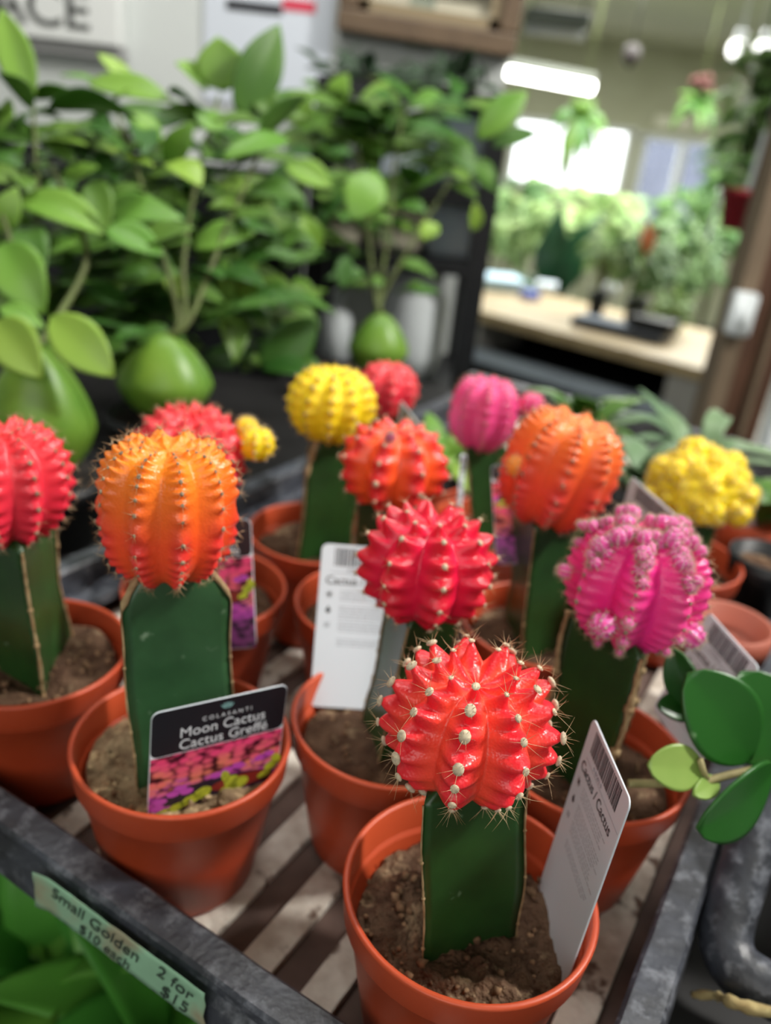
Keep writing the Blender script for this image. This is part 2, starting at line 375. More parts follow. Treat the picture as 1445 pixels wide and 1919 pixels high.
GRP = 'grafted moon cacti in the black tray'
def moon_cactus(label, uvp, spx, mat_s, a0, geo, ar_r=.0010, sp=(.004, 5, .00011, 3), spmat=None, potR=.0318, sr=.0135, soil_z=.0405, soilm=None, tilt=(0, 0),
                taper=.0, rootm=None, crumbs=60, dy=0.0, tiltax=(0, 0), offsets=(), twist=0, seed=0, nostem=False, soilamp=.0022, lowz=0, cork=.00036, wave=.10):
    base = uv(uvp[0], uvp[1], ZF + .0002)
    t = thing('moon_cactus', label, 'cactus', base, 0, GRP)
    obj('pot', pot_geo(potR, .0498), M_pot, t)
    k = potR / .0318
    s = obj('soil', soil_geo(.0272 * k, soil_z, soilamp, seed, *((200, 90) if seed in (1, 3) else (72, 26)), tilt=tilt), soilm or M_soil, t)
    if crumbs: obj('soil_crumbs', crumb_geo(.027 * k, soil_z + .0008, crumbs, seed + 5, tilt), M_crumb if soilm is None else M_soil_pale, s, kind='stuff')
    cx, cy, w, h = spx
    P = aty(cx, cy, base.y + dy); d = (P - EYE).dot(fwd)
    R, H = w / 2 * d / FPX, h / 2 * d / FPX
    L = P - base
    bot = L.z - H * .80
    st, edges = rootstock_geo(sr, soil_z - .010, bot, a0, (L.x - tiltax[0] * 0, L.y), taper, seed=seed, twist=twist, wave=wave)
    stem = obj('rootstock', st, rootm or M_root, t)
    eb = bmesh.new()
    for e in edges:
        tube(eb, e, [cork * random.uniform(.6, 1.25) * (3.6 if taper and i > len(e) * (1 - taper) else 1) for i, _ in enumerate(e)], 6)
    for e in edges:
        for q in (7, 16, 25):
            q = min(len(e) - 2, q + random.randint(-3, 3))
            bmesh.ops.create_icosphere(eb, subdivisions=1, radius=max(cork * 2.0, .0005), matrix=Matrix.Translation(e[q]))
    obj('corky_margin', eb, M_cork, stem, label='tan corky edge')
    bm, ars = scion_geo(R, H, seed=seed, **geo)
    so = obj('scion', bm, mat_s, t, smooth='keep')
    for p in so.data.polygons: p.use_smooth = True
    so.location = L
    if tiltax != (0, 0): so.rotation_euler = (tiltax[0], tiltax[1], 0)
    obj('areoles', areole_geo(ars, ar_r, 2 if ar_r > .001 else 1), M_areole if ar_r > .00072 else M_areoleg, so, kind='stuff')
    if sp: obj('spines', spine_geo(ars, *sp), spmat or M_spine, so, kind='stuff')
    for (px, py, wpx, om, dd) in offsets:
        q = at(px, py, d + dd) - P; r = wpx / 2 * d / FPX
        offset(so, q, r, om)
    return t, so, P, R, H, ars, d
def offset(so, q, r, om, hs=1.0, n=None, spk=(.0018, 4, .00007, 3), ribs=8, nt=48):
    bm, ars = scion_geo(r, r * hs, ribs, random.uniform(0, 1), .12, .10, 5, .3, 2.3, nt, 22, .12, seed=random.randint(0, 99))
    o = obj('offset', bm, om, so)
    o.location = q
    if n is not None: o.rotation_mode = 'QUATERNION'; o.rotation_quaternion = n.to_track_quat('Z', 'Y')
    if spk:
        # areoles and spines of the offset live in its own mesh: a third material slot keeps them pale
        b2 = areole_geo(ars, r * .085); b3 = spine_geo(ars, *spk)
        me2 = D.meshes.new('tmp'); b3.to_mesh(me2); b3.free(); b2.from_mesh(me2); D.meshes.remove(me2)
        bb = bmesh.new(); bb.from_mesh(o.data); nf = len(bb.faces)
        me3 = D.meshes.new('tmp'); b2.to_mesh(me3); b2.free(); bb.from_mesh(me3); D.meshes.remove(me3)
        bb.faces.ensure_lookup_table()
        for i in range(nf, len(bb.faces)): bb.faces[i].material_index = 1
        bb.to_mesh(o.data); bb.free(); o.data.materials.append(M_areole)
        for p in o.data.polygons: p.use_smooth = True
    return o

A = -PI / 2
def G(ribs, off, valley=.15, nub=.08, nar=7, **k):
    d = dict(ribs=ribs, th0=A + math.radians(off), valley=valley, nub=nub, nar=nar, nt=112, np_=64); d.update(k); return d

# ------------------------------------------------------------------ the setting: floor, walls, ceiling, windows
def struct(name, bm, m): 
    o = obj(name, bm, m, smooth=False); o['kind'] = 'structure'; return o
def bx(c, s):
    bm = bmesh.new(); box(bm, c, s); return bm
M_wall = mat('painted_white_wall', lin(206, 210, 208), .7, lin(198, 203, 200), 4)
M_cream = mat('cream_wall', lin(196, 198, 172), .8, lin(186, 188, 160), 3)
M_ceil = mat('cream_ceiling', lin(206, 206, 182), .85, lin(194, 196, 170), 2)
M_floor = mat('grey_concrete_floor', lin(120, 118, 112), .8, lin(98, 96, 92), 3)
M_wood = mat('brown_post_wood', lin(88, 58, 40), .55, lin(66, 42, 30), 12, stretch=(4, 4, .6))
M_woodl = mat('pale_post_wood', lin(124, 106, 86), .6, lin(106, 90, 72), 12, stretch=(4, 4, .6))
WX = aty(938, 200, 1.16).x                         # right end of the near wall
WY = 1.16
struct('floor', bx((1.0, 4.0, -.03), (9, 12, .06)), M_floor)
struct('ceiling', bx((1.6, 3.4, CAMZ + .95), (7.4, 10.4, .06)), M_ceil)
struct('wall_left', bx((WX - 1.3, WY + .05, 1.185), (2.6, .10, 2.37)), M_wall)
struct('wall_front', bx((1.0, -1.75, 1.185), (7.2, .1, 2.37)), M_wall)
struct('wall_west', bx((-2.05, 3.4, 1.185), (.1, 10.2, 2.37)), M_wall)
FY = 8.4
wins = [(V((aty(958, 292, FY).x, 0, aty(1065, 232, FY).z)), V((aty(1172, 292, FY).x, 0, aty(1065, 352, FY).z))), (V((aty(1188, 350, FY).x, 0, aty(1270, 262, FY).z)), V((aty(1356, 350, FY).x, 0, aty(1270, 440, FY).z)))]
fw = bmesh.new()
(x0, x1), (x2, x3) = [(a.x, b.x) for a, b in wins]
zt0, zb0 = wins[0][0].z, wins[0][1].z; zt1, zb1 = wins[1][0].z, wins[1][1].z
def wallseg(xa, xb, za, zb):
    box(fw, ((xa + xb) / 2, FY + .08, (za + zb) / 2), (xb - xa, .16, zb - za))
top = CAMZ + .93
wallseg(-2, x0, 0, top); wallseg(x0, x1, zt0, top); wallseg(x0, x1, 0, zb0); wallseg(x1, x2, 0, top); wallseg(x2, x3, zt1, top); wallseg(x2, x3, 0, zb1); wallseg(x3, 4.7, 0, top)
struct('wall_back', fw, M_cream)
struct('wall_right', bx((4.65, 3.4, 1.185), (.1, 10.2, 2.37)), M_cream)
M_trim = mat('white_window_trim', lin(232, 236, 232), .5)
M_glass = mat('window_glass', (1, 1, 1, 1), .02, alpha=.12)
for i, (xa, xb, za, zb) in enumerate(((x0, x1, zb0, zt0), (x2, x3, zb1, zt1))):
    f = bmesh.new(); t = .05
    for c, s in ((((xa + xb) / 2, FY - .01, za), (xb - xa + 2 * t, .08, t)), (((xa + xb) / 2, FY - .01, zb), (xb - xa + 2 * t, .08, t)), ((xa, FY - .01, (za + zb) / 2), (t, .08, zb - za)), ((xb, FY - .01, (za + zb) / 2), (t, .08, zb - za)), ((xa + (xb - xa) * (.52 if i == 0 else .45), FY, (za + zb) / 2), (.06, .06, zb - za))):
        box(f, c, s)
    w = struct('window_%d' % (i + 1), f, M_trim)
    p = obj('pane', bx(((xa + xb) / 2, FY + .05, (za + zb) / 2), (xb - xa, .006, zb - za)), M_glass, w, smooth=False)
# what lies outside the second window: a grey van-sized wall
o = struct('exterior_wall', bx((3.94, FY + 2.4, .9), (3.0, .2, 2.3)), mat('grey_blue_cladding', lin(104, 110, 138), .7, lin(88, 95, 122), 2))
# white blind above window two
a, b = aty(1232, 214, FY - .1), aty(1378, 256, FY - .1)
tag(obj('window_blind', bx(((a.x + b.x) / 2, FY - .03, (a.z + b.z) / 2), (b.x - a.x, .058, abs(a.z - b.z))), mat('cream_blind', lin(236, 236, 214), .7), smooth=False), 'rolled cream blind above the grey window at the far wall', 'blind')

# ------------------------------------------------------------------ bench and tray
M_bench = mat('dark_bench', lin(20, 19, 19), .7, lin(14, 13, 13), 20)
bench = thing('display_bench', 'dark display bench under the black tray and leafy plants', 'bench', uv(-.2, .45, 0), TRAY)
bm = bmesh.new(); box(bm, (-.19, -.140, ZF - .0165), (1.36, .59, .02)); obj('bench_top', bm, M_bench, bench, smooth=False)
for sx in (-.8, .42):
    for sy in (-.42, .12):
        bm = bmesh.new(); box(bm, (sx, sy, (ZF - .0265) / 2), (.04, .04, ZF - .0265)); obj('leg', bm, M_bench, bench, smooth=False)
bm = bmesh.new(); box(bm, (-.19, -.215, ZF - .36), (1.36, .74, .012)); obj('lower_shelf', bm, M_bench, bench, smooth=False)

TL, TW = .285, .56                 # outer sizes of the tray opening
tray = thing('plant_tray', 'scuffed black plant tray with dusty slatted floor holding the cacti', 'tray', uv(0, 0, ZF - .006), TRAY)
HT = ZT - (ZF - .006)
def railbm(length, w, h, lip):
    """rail along x from 0..length, top at h, inner face at y=0, outer at y=-w; recessed outer face below a lip"""
    bm = bmesh.new(); prof = [(0, 0), (0, h - .0012), (-.0012, h), (-w + .001, h), (-w, h - .0012), (-w, h - lip), (-w + .0016, h - lip - .0010), (-w + .0016, h - lip - .0030), (-w - .0006, h - lip - .0048), (-w - .0014, h - .0182), (-w - .0004, h - .0192), (-.002, h - .0192), (-.002, 0)]
    ends = []
    n = 40
    for i in range(n + 1):
        x = length * i / n
        ends.append([bm.verts.new((x, y + .00025 * noise.noise(V((x * 60, y * 90, z * 90))), z + .0003 * noise.noise(V((x * 90 + 5, y * 50, z * 50))))) for y, z in prof])
    for a, b in zip(ends, ends[1:]):
        for k in range(len(prof)): bm.faces.new((a[k], a[(k + 1) % len(prof)], b[(k + 1) % len(prof)], b[k]))
    bm.faces.new(ends[0][::-1]); bm.faces.new(ends[-1])
    return bm
RW = .0105
r = obj('rail', railbm(TL + .026, RW, HT, .004), M_rail, tray); r.location = (-TL - .013, 0, 0); flat(r)
r = obj('rail', railbm(TW, RW, HT, .004), M_rail, tray); r.rotation_euler = (0, 0, PI / 2); r.location = (0, 0, 0); flat(r)
r = obj('rail', railbm(TW, RW, HT, .004), M_rail, tray); r.rotation_euler = (0, 0, -PI / 2); r.location = (-TL + .016, TW, 0); flat(r)
r = obj('rail', railbm(TL + .026, RW, HT, .004), M_rail, tray); r.rotation_euler = (0, 0, PI); r.location = (.013, TW, 0); flat(r)
r = obj('inner_ledge', bx((-TL + .022, TW / 2, HT * .55), (.012, TW, .004)), M_rail, tray, smooth=False)
M_slat = mat('dusty_pale_slat', lin(228, 222, 210), .8, lin(186, 174, 160), 90, bump=.5, bscale=300, third=lin(104, 84, 72), tscale=100, tlo=.58, thi=.66)
M_slatd = mat('brown_slat_gap', lin(104, 84, 76), .85, lin(78, 62, 56), 60, bump=.4)
bm = bmesh.new(); box(bm, (-TL / 2 + .008, TW / 2, .0016), (TL - .016, TW, .003)); obj('floor_sheet', bm, M_slatd, tray, smooth=False)
ns = 13
for i in range(ns):
    x = -.010 - i * .0205
    bm = bmesh.new(); box(bm, (x, TW / 2, .0046), (.0105, TW - .002, .0028))
    s = obj('slat', bm, M_slat, tray, smooth=False); bev(s, .0005)

# ------------------------------------------------------------------ the cacti
front = moon_cactus('coral red moon cactus in the nearest pot, sharp, on a broad green stem', (-.0407, .0319), (880, 1362, 300, 262), S_red, A - PI / 6 - math.radians(5) - PI / 3 * 0,
    G(9, -11, .17, .17, 8, phi0=.36, phi1=2.62, nt=216, np_=120, dip=.28, ridgew=.30, sharp=.75, nubup=.8, lowf=.6, vs=.45), ar_r=.00105, sp=(.0044, 7, .00008, 4), spmat=M_spine, sr=.0156, soil_z=.0372, crumbs=120, seed=1, soilamp=.0034, wave=.06, cork=.00026)
crim = moon_cactus('crimson moon cactus with pointed crown, second row, directly behind the nearest coral one', (-.0900, .0755), (800, 1062, 238, 216), S_crim, A - PI / 6 + .25,
    G(8, 11, .18, .15, 7, dip=.2, ridgew=.3, nubup=.7, sharp=.8, lowf=.5, vs=.4, nt=160, np_=90), ar_r=.00075, sp=(.003, 5, .00008, 3), seed=2, soil_z=.040, wave=.07)
orang = moon_cactus('tall orange moon cactus fading to red below, in pot with black photo tag', (-.1337, .0283), (315, 955, 250, 280), S_oran, A - PI / 6 - .04,
    G(10, -9, .115, .06, 16, phi0=.2, phi1=2.8, sq=3.0, sqb=2.5, dip=.15, nt=200, np_=150, ridgew=.2), ar_r=.00052, sp=(.0026, 6, .00008, 3), sr=.0166, rootm=M_root_pale, soilm=M_soil_pale, taper=.13, seed=3, soil_z=.042, crumbs=160, wave=.06, cork=.00024)
farl = moon_cactus('pinkish red moon cactus cut off by the left edge of the photo', (-.203, .0295), (8, 905, 238, 236), S_pinkred, A + PI / 6 + .12,
    G(11, 18, .14, .08, 12, phi0=.25, phi1=2.75, dip=.15, sq=2.3, np_=100, ridgew=.25), ar_r=.0006, sp=(.0026, 5, .00008, 3), sr=.0175, seed=4, crumbs=120, soil_z=.043, rootm=M_root, cork=.0005)
red5 = moon_cactus('small-tubercled red moon cactus with a yellow offset, half hidden behind the tall orange one', (-.1888, .0975), (355, 855, 200, 192), S_pinkred, A - PI / 6,
    G(12, 5, .12, .09, 9, phi0=.2, phi1=2.7, dip=.1), ar_r=.0006, sp=(.0026, 5, .00008, 3), seed=5, offsets=[(481, 832, 66, S_yel, .0), (462, 803, 44, S_yel, .002)])
yel7 = moon_cactus('round yellow moon cactus on dark green stem, left of the back row', (-.1845, .1665), (622, 757, 166, 148), S_yel, A - PI / 6 + .1,
    G(12, 4, .10, .05, 9, phi0=.3, phi1=2.7, dip=.18), ar_r=.0007, sp=(.002, 4, .00008, 3), seed=6, sr=.0160, taper=.25, dy=0, crumbs=120)
ro9 = moon_cactus('red moon cactus with orange furrows and a tiny purple bud, behind the crimson one', (-.131, .131), (738, 872, 196, 166), S_ro, A - PI / 6 + .5,
    G(8, -15, .18, .10, 6, phi0=.4, phi1=2.5, dip=.2, ridgew=.3), ar_r=.0009, sp=(.0028, 5, .00008, 3), seed=7, offsets=[(731, 820, 17, mat('purple_bud', lin(176, 20, 110), .5), -.0175)])
mag = moon_cactus('magenta moon cactus crusted with small lilac offsets, front right pot', (-.034, .102), (1190, 1098, 256, 240), S_mag, A + .12,
    G(8, -17, .20, .05, 15, np_=110, phi0=.2, phi1=2.75, sq=2.4, dip=.12, ridgew=.28), ar_r=.0006, sp=(.0026, 5, .00007, 3), sr=.0160, seed=8, crumbs=90, soil_z=.040, cork=.0009)
coral = moon_cactus('coral orange moon cactus with a star-like yellow offset, right of centre', (-.0735, .162), (1047, 880, 210, 226), S_coral, A - PI / 6 + .08,
    G(9, -6, .125, .05, 16, phi0=.2, phi1=2.8, sq=2.8, sqb=2.4, dip=.18, np_=120, ridgew=.2), ar_r=.0006, sp=(.0024, 5, .00008, 3), sr=.0180, seed=9, tiltax=(0, .16), offsets=[(968, 886, 44, S_orp, -.006)])
pink = moon_cactus('small pink moon cactus with a side offset, furthest row', (-.126, .232), (905, 777, 126, 142), S_pink, A - PI / 6,
    G(9, 0, .115, .06, 12, phi0=.25, phi1=2.7, sq=2.8, dip=.15), ar_r=.0005, sp=(.002, 4, .00008, 3), seed=10, sr=.0125, offsets=[(996, 760, 48, S_pink, .0)])
red8 = moon_cactus('small red moon cactus tucked behind the round yellow one', (-.19, .262), (725, 732, 116, 110), S_pinkred, A - PI / 6,
    G(8, 12, .14, .07, 7, dip=.15), ar_r=.0006, sp=(.002, 4, .00008, 3), seed=11)
yclu = moon_cactus('yellow cluster moon cactus of many small bumps, far right pot', (-.046, .264), (1310, 912, 168, 140), S_yel, A - PI / 6,
    G(9, 0, .10, .05, 8, dip=.05), ar_r=.0004, sp=None, seed=12, crumbs=40)
# the lilac crust of the magenta one and the bumps of the yellow cluster
t, so, P, R, H, ars, d = mag
rnd = random.Random(3)
for (p, n, pj) in ars:
    if pj < 1.25 and p.y < R * .45 and rnd.random() < .85:
        for q_ in range(3 if pj < .95 else 2):
            r = rnd.uniform(.0010, .0021) * (1.15 if pj < .8 else .85); jt = V((rnd.uniform(-1, 1), rnd.uniform(-1, 1), rnd.uniform(-1, 1))) * .0016
            offset(so, p + n * r * .35 + jt, r, S_magp, n=(n + jt * 200).normalized(), spk=(.0014, 3, .00005, 3), ribs=6, nt=20)
    elif p.y < R * .3 and rnd.random() < .22:
        offset(so, p + n * .0004, rnd.uniform(.0009, .0015), S_magp, n=n, spk=(.0013, 4, .00006, 3), ribs=6, nt=24)
for px, py, w, dd in ((1130, 1172, 44, -.0155), (1296, 1190, 46, -.006), (1058, 1070, 26, -.002)):
    q = at(px, py, d + dd) - P; offset(so, q, w / 2 * d / FPX, S_magp, n=q.normalized(), spk=(.0016, 5, .00006, 3))
t, so, P, R, H, ars, d = yclu
for i in range(46):
    z = 1 - 1.6 * (i + .5) / 46; a = i * 2.39996; s = math.sqrt(max(0, 1 - z * z)); n = V((s * math.cos(a), s * math.sin(a), z))
    q = V((n.x * R, n.y * R * .92, n.z * H * .92)) * rnd.uniform(.84, 1.1); r = rnd.choice((.0028, .0036, .0046, .0058, .0068))
    offset(so, q, r, S_yel, n=n, spk=(.0014, 4, .00006, 3), ribs=7, nt=32)
q = at(1408, 925, d) - P; offset(so, q, 17 * d / FPX, S_yel, n=q.normalized())

# ------------------------------------------------------------------ plant tags
def frame_from(TLc, TRc, BLc):
    x = (TRc - TLc).normalized(); y = (BLc - TLc); y = (y - x * y.dot(x)).normalized(); n = x.cross(-y) 
    return Matrix(((x.x, -y.x, n.x, TLc.x), (x.y, -y.y, n.y, TLc.y), (x.z, -y.z, n.z, TLc.z), (0, 0, 0, 1)))   # x right, +y up, z toward the reader
def rrect(bm, x0, y0, x1, y1, r, z0, z1, n=6, taper=None):
    pts = []
    for cx, cy, a0 in ((x1 - r, y1 - r, 0), (x0 + r, y1 - r, PI / 2), (x0 + r, y0 + r, PI), (x1 - r, y0 + r, 1.5 * PI)):
        for i in range(n + 1): a = a0 + PI / 2 * i / n; pts.append((cx + r * math.cos(a), cy + r * math.sin(a)))
    a = [bm.verts.new((x, y, z0)) for x, y in pts]; b = [bm.verts.new((x, y, z1)) for x, y in pts]
    bm.faces.new(a[::-1]); bm.faces.new(b)
    for i in range(len(pts)): j = (i + 1) % len(pts); bm.faces.new((a[i], a[j], b[j], b[i]))
def photo_mat():
    m = D.materials.new('cactus_photo_print'); m.use_nodes = True; nt = m.node_tree; b = nt.nodes['Principled BSDF']; L = nt.links.new
    tc = nd(nt, 'ShaderNodeTexCoord'); mp = nd(nt, 'ShaderNodeMapping'); mp.inputs['Scale'].default_value = (1, 1.6, 1); L(tc.outputs['Object'], mp.inputs[0])
    v = nd(nt, 'ShaderNodeTexVoronoi'); v.inputs['Scale'].default_value = 330; L(mp.outputs[0], v.inputs['Vector'])
    sp = nd(nt, 'ShaderNodeSeparateXYZ'); L(tc.outputs['Object'], sp.inputs[0])
    mr = nd(nt, 'ShaderNodeMapRange'); mr.inputs[1].default_value = -.013; mr.inputs[2].default_value = -.037; L(sp.outputs[1], mr.inputs[0])
    sc = nd(nt, 'ShaderNodeSeparateColor'); L(v.outputs['Color'], sc.inputs[0])
    ad = nd(nt, 'ShaderNodeMath', operation='MULTIPLY_ADD'); L(sc.outputs[0], ad.inputs[0]); ad.inputs[1].default_value = .22; L(mr.outputs[0], ad.inputs[2])
    cr = ramp(nt, [(.0, lin(206, 72, 84)), (.2, lin(222, 66, 118)), (.42, lin(216, 92, 110)), (.58, lin(214, 118, 96)), (.74, lin(176, 66, 156)), (.88, lin(160, 60, 150)), (1, lin(120, 50, 110))]); L(ad.outputs[0], cr.inputs[0])
    dk = ramp(nt, [(.45, (1, 1, 1, 1)), (.8, (.06, .04, .07, 1))]); L(v.outputs['Distance'], dk.inputs[0])
    ml = nd(nt, 'ShaderNodeMix', data_type='RGBA', blend_type='MULTIPLY'); ml.inputs[0].default_value = 1; L(cr.outputs[0], ml.inputs[6]); L(dk.outputs[0], ml.inputs[7])
    L(ml.outputs[2], b.inputs['Base Color']); b.inputs['Roughness'].default_value = .3
    return m
M_photo = photo_mat()
M_py = mat('printed_yellow_cactus', lin(176, 182, 50), .35, lin(140, 150, 40), 500)
M_pr = mat('printed_red_pot', lin(120, 36, 30), .35)
M_pd = mat('printed_dark', lin(36, 26, 40), .35)
M_pu = mat('printed_purple_cactus', lin(178, 70, 168), .35)
def plant_tag(label, TLc, TRc, BLc, Wd, Ln, kind, group='plastic plant tags'):
    t = thing('plant_tag', label, 'plant tag', (0, 0, 0), 0, group); t.matrix_world = frame_from(TLc, TRc, BLc)
    th = .00045
    bm = bmesh.new(); rrect(bm, 0, -Ln, Wd, 0, .0022, -th, 0); c = obj('card', bm, M_card, t, smooth=False); bev(c, .0001, 1)
    T = lambda x, y, z=.00003: Matrix.Translation((x, y, z))
    if kind == 'back':
        bm = bmesh.new(); x = Wd * .15; rn = random.Random(4)
        while x < Wd * .84:
            w = rn.choice((.00018, .00028, .0004, .00055)); box(bm, (x + w / 2, -.0042, .00002), (w, .0062, .00005)); x += w + rn.choice((.00022, .0003, .00045))
        obj('barcode', bm, M_ink, t, smooth=False)
        text_mesh('0 47202 0', .0017, 'barcode_digits', M_grey, t, T(Wd * .30, -.0090))
        bm = bmesh.new(); box(bm, (Wd * .55, -.0095, .00002), (Wd * .86, .00016, .00005)); obj('rule_line', bm, M_grey, t, smooth=False)
        text_mesh('Cactus / Cactus', Wd * .125, 'title_text', M_ink, t, T(Wd * .07, -.0135), bold=.00002)
        for k, y in enumerate((-.0170, -.0222, -.0274)):
            bm = bmesh.new()
            if k == 0:
                bmesh.ops.create_circle(bm, cap_ends=True, segments=16, radius=.0006, matrix=T(Wd * .12, y))
                for q in range(8):
                    an = q * PI / 4; box(bm, (0, .0010, 0), (.00018, .0006, .00003), T(Wd * .12, y) @ Matrix.Rotation(an, 4, 'Z'))
            elif k == 1:
                pts = [(.0009 * math.sin(a) * (1 if math.cos(a) < .2 else .55), .0012 * math.cos(a)) for a in [2 * PI * i / 20 for i in range(20)]]
                bm.faces.new([bm.verts.new((Wd * .12 + a, y + b, .00003)) for a, b in pts])
            else:
                for q in range(4): box(bm, (Wd * .12 - .0008 + .0005 * q, y + .0003 * (q % 2), .00003), (.0002, .0016, .00003))
                box(bm, (Wd * .12, y - .0004, .00003), (.0018, .0002, .00003))
            obj('icon', bm, M_ink if k < 2 else M_grey, t, smooth=False)
        bm = bmesh.new(); rn = random.Random(9)
        for y0, n in ((-.0158, 4), (-.0210, 5), (-.0262, 4), (-.0320, 3)):
            for q in range(n):
                y = y0 - q * .00095; x = Wd * .24
                while x < Wd * rn.uniform(.72, .9):
                    w = rn.uniform(.0006, .0022); box(bm, (x + w / 2, y, .00002), (w, .00024, .00003)); x += w + .0004
        obj('care_text', bm, M_grey, t, smooth=False, kind='stuff')
    else:
        k = Wd / .033
        bm = bmesh.new(); rrect(bm, .00015, -.0128 * k, Wd - .00015, -.00015, .0021, 0, .00002); obj('dark_header', bm, M_black, t, smooth=False)
        bm = bmesh.new(); box(bm, (Wd / 2, -(.0128 * k + Ln) / 2 , .00001), (Wd - .0004, Ln - .0128 * k - .0004, .00003)); ph = obj('photo_print', bm, M_photo, t, smooth=False)
        ME = mat('teal_emblem', lin(120, 160, 160), .4)
        bm = bmesh.new()
        for an in (-.9, -.45, 0, .45, .9):
            leaf(bm, (Wd * .54, -.0030 * k, .00004), (Wd * .54 + .0021 * k * math.sin(an), -.0030 * k + .0019 * k * math.cos(an), .00004), .0007 * k, (0, 0, 1), 0, 0, 5, 1)
        obj('emblem', bm, ME, t, smooth=False)
        text_mesh('C O L A S A N T I', .0016 * k, 'header_text', M_white, t, T(Wd * .36, -.0052 * k)).data.transform(Matrix.Translation((0, 0, 0)))
        text_mesh('Moon Cactus', .0039 * k, 'title_text', M_white, t, T(Wd * .20, -.0086 * k))
        text_mesh('Cactus Greffé', .0039 * k, 'title_text', M_white, t, T(Wd * .20, -.0120 * k))
        for (x, y, w, h, m, nm) in ((.5, -.0262, .030, .006, M_pd, 'printed_shade'), (.70, -.0262, .016, .0040, M_pr, 'printed_pot')):
            bm = bmesh.new(); bmesh.ops.create_circle(bm, cap_ends=True, segments=28, radius=.5, matrix=T(Wd * x, y * k, .00005 if m is M_pd else .00006) @ Matrix.Diagonal((w * k, h * k, 1, 1)))
            obj(nm, bm, m, ph, smooth=False)
        rn = random.Random(5)
        for blobs in ([(.10, -.0300, 3.4, 1.6), (.2, -.0292, 3.5, 1.7), (.31, -.0281, 3.6, 2.1), (.40, -.0268, 3.4, 2.4)], [(.60, -.0282, 3.6, 2.6), (.68, -.0268, 3.8, 2.6), (.62, -.0255, 2.8, 2.4), (.57, -.0236, 1.6, 2.6)], [(.93, -.0240, 2.6, 2.0), (.97, -.0222, 1.8, 2.6), (.88, -.0262, 2.6, 1.4)], [(.2, -.0325, 5, 1.8), (.36, -.0318, 5, 1.8)]):
            bm = bmesh.new()
            for x, y, w, h in blobs: bmesh.ops.create_circle(bm, cap_ends=True, segments=20, radius=.5, matrix=T(Wd * x, y * k, .00008) @ Matrix.Rotation(.3, 4, 'Z') @ Matrix.Diagonal((w * .00135 * k, h * .0014 * k, 1, 1)))
            obj('printed_cactus', bm, M_py, ph, smooth=False)
        bm = bmesh.new()
        for x, y in ((.09, -.0262), (.18, -.0248), (.28, -.0250), (.07, -.0280), (.23, -.0236), (.5, -.0225), (.58, -.0218), (.66, -.0212), (.9, -.0200), (.84, -.0206)):
            bmesh.ops.create_circle(bm, cap_ends=True, segments=18, radius=.5, matrix=T(Wd * x, y * k, .00007) @ Matrix.Diagonal((.0033 * k, .0019 * k, 1, 1)))
        obj('printed_buds', bm, M_pu, ph, smooth=False)
    return t
def vplane(px, py, A_, B_):
    """where the pixel's ray meets the upright plane through A_ and B_"""
    n = (B_ - A_).cross(V((0, 0, 1))); r = ray(px, py); return EYE + r * ((A_ - EYE).dot(n) / r.dot(n))
BL = atz(268, 1512, ZR - .0035); BR = atz(512, 1436, ZR - .0035)
TLp, TRp = vplane(284, 1338, BL, BR), vplane(540, 1282, BL, BR)
plant_tag('black photo tag reading Moon Cactus, in the tall orange cactus pot', TLp, TRp, BL, (TRp - TLp).length, (BL - TLp).length + .008, 'front')
# white care tag leaning behind the crimson cactus
BLb = atz(580, 1318, ZR - .009); TLb = at(604, 1018, (BLb - EYE).dot(fwd) + .004); n = V((1, .12, .05)).normalized()
e = (BLb - TLb).normalized(); n = (n - e * n.dot(e)).normalized()
plant_tag('white barcode tag standing left of the crimson cactus', TLb, TLb + n, BLb, .031, (BLb - TLb).length + .001, 'back')
# tilted tag in the nearest pot: solve the two corner depths for a 32 mm wide right-angled card
BRc = atz(1070, 1812, ZR - .0055); best = None
for i in range(80):
    for j in range(80):
        d1, d2 = .150 + i * .001, .130 + j * .001
        a, b = at(1112, 1343, d1), at(1182, 1503, d2); w = (b - a); l = BRc - b
        err = ((w.length - .031) / .031) ** 2 + (w.normalized().dot(l.normalized())) ** 2
        if best is None or err < best[0]: best = (err, a, b)
_, a, b = best; 
plant_tag('tilted barcode tag at the right rim of the nearest cactus pot', a, b, a + (BRc - b), (b - a).length, (BRc - b).length + .012, 'back')
def tag_px(label, tl, tr, down, dep_l, dep_r, Wd, Ln, kind):
    a, b = at(tl[0], tl[1], dep_l), at(tr[0], tr[1], dep_r); c = at(down[0], down[1], down[2])
    plant_tag(label, a, b, c, Wd or (b - a).length, Ln, kind)
def tag_up(label, tl, tr, dep, Ln, kind, lean=(0, 0, -1)):
    a = at(tl[0], tl[1], dep); b = atz(tr[0], tr[1], a.z); pass
    plant_tag(label, a, b, a + V(lean) * .03, (b - a).length, Ln, kind)
tag_up('grey-lit barcode tag leaning in front of the yellow cluster cactus', (1182, 892), (1284, 982), .335, .048, 'back')
tag_up('barcode tag sticking out right of the magenta cactus', (1328, 1146), (1424, 1252), .268, .040, 'back', (-.25, 0, -1))
tag_px('dark photo tag half hidden behind the tall orange cactus', (290, 984), (470, 972), (290, 1165, .268), .272, .272, None, .042, 'front')
tag_px('white tag seen edge on, left of the pink cactus stem', (866, 850), (876, 852), (862, 950, .345), .335, .354, .016, .030, 'back')
tag_px('dark photo tag standing between pink cactus and coral orange cactus', (920, 872), (1000, 870), (916, 985, .325), .330, .330, None, .040, 'front')
tag_up('grey tag corner poking up behind the red and orange cactus', (750, 750), (786, 796), .385, .030, 'back')

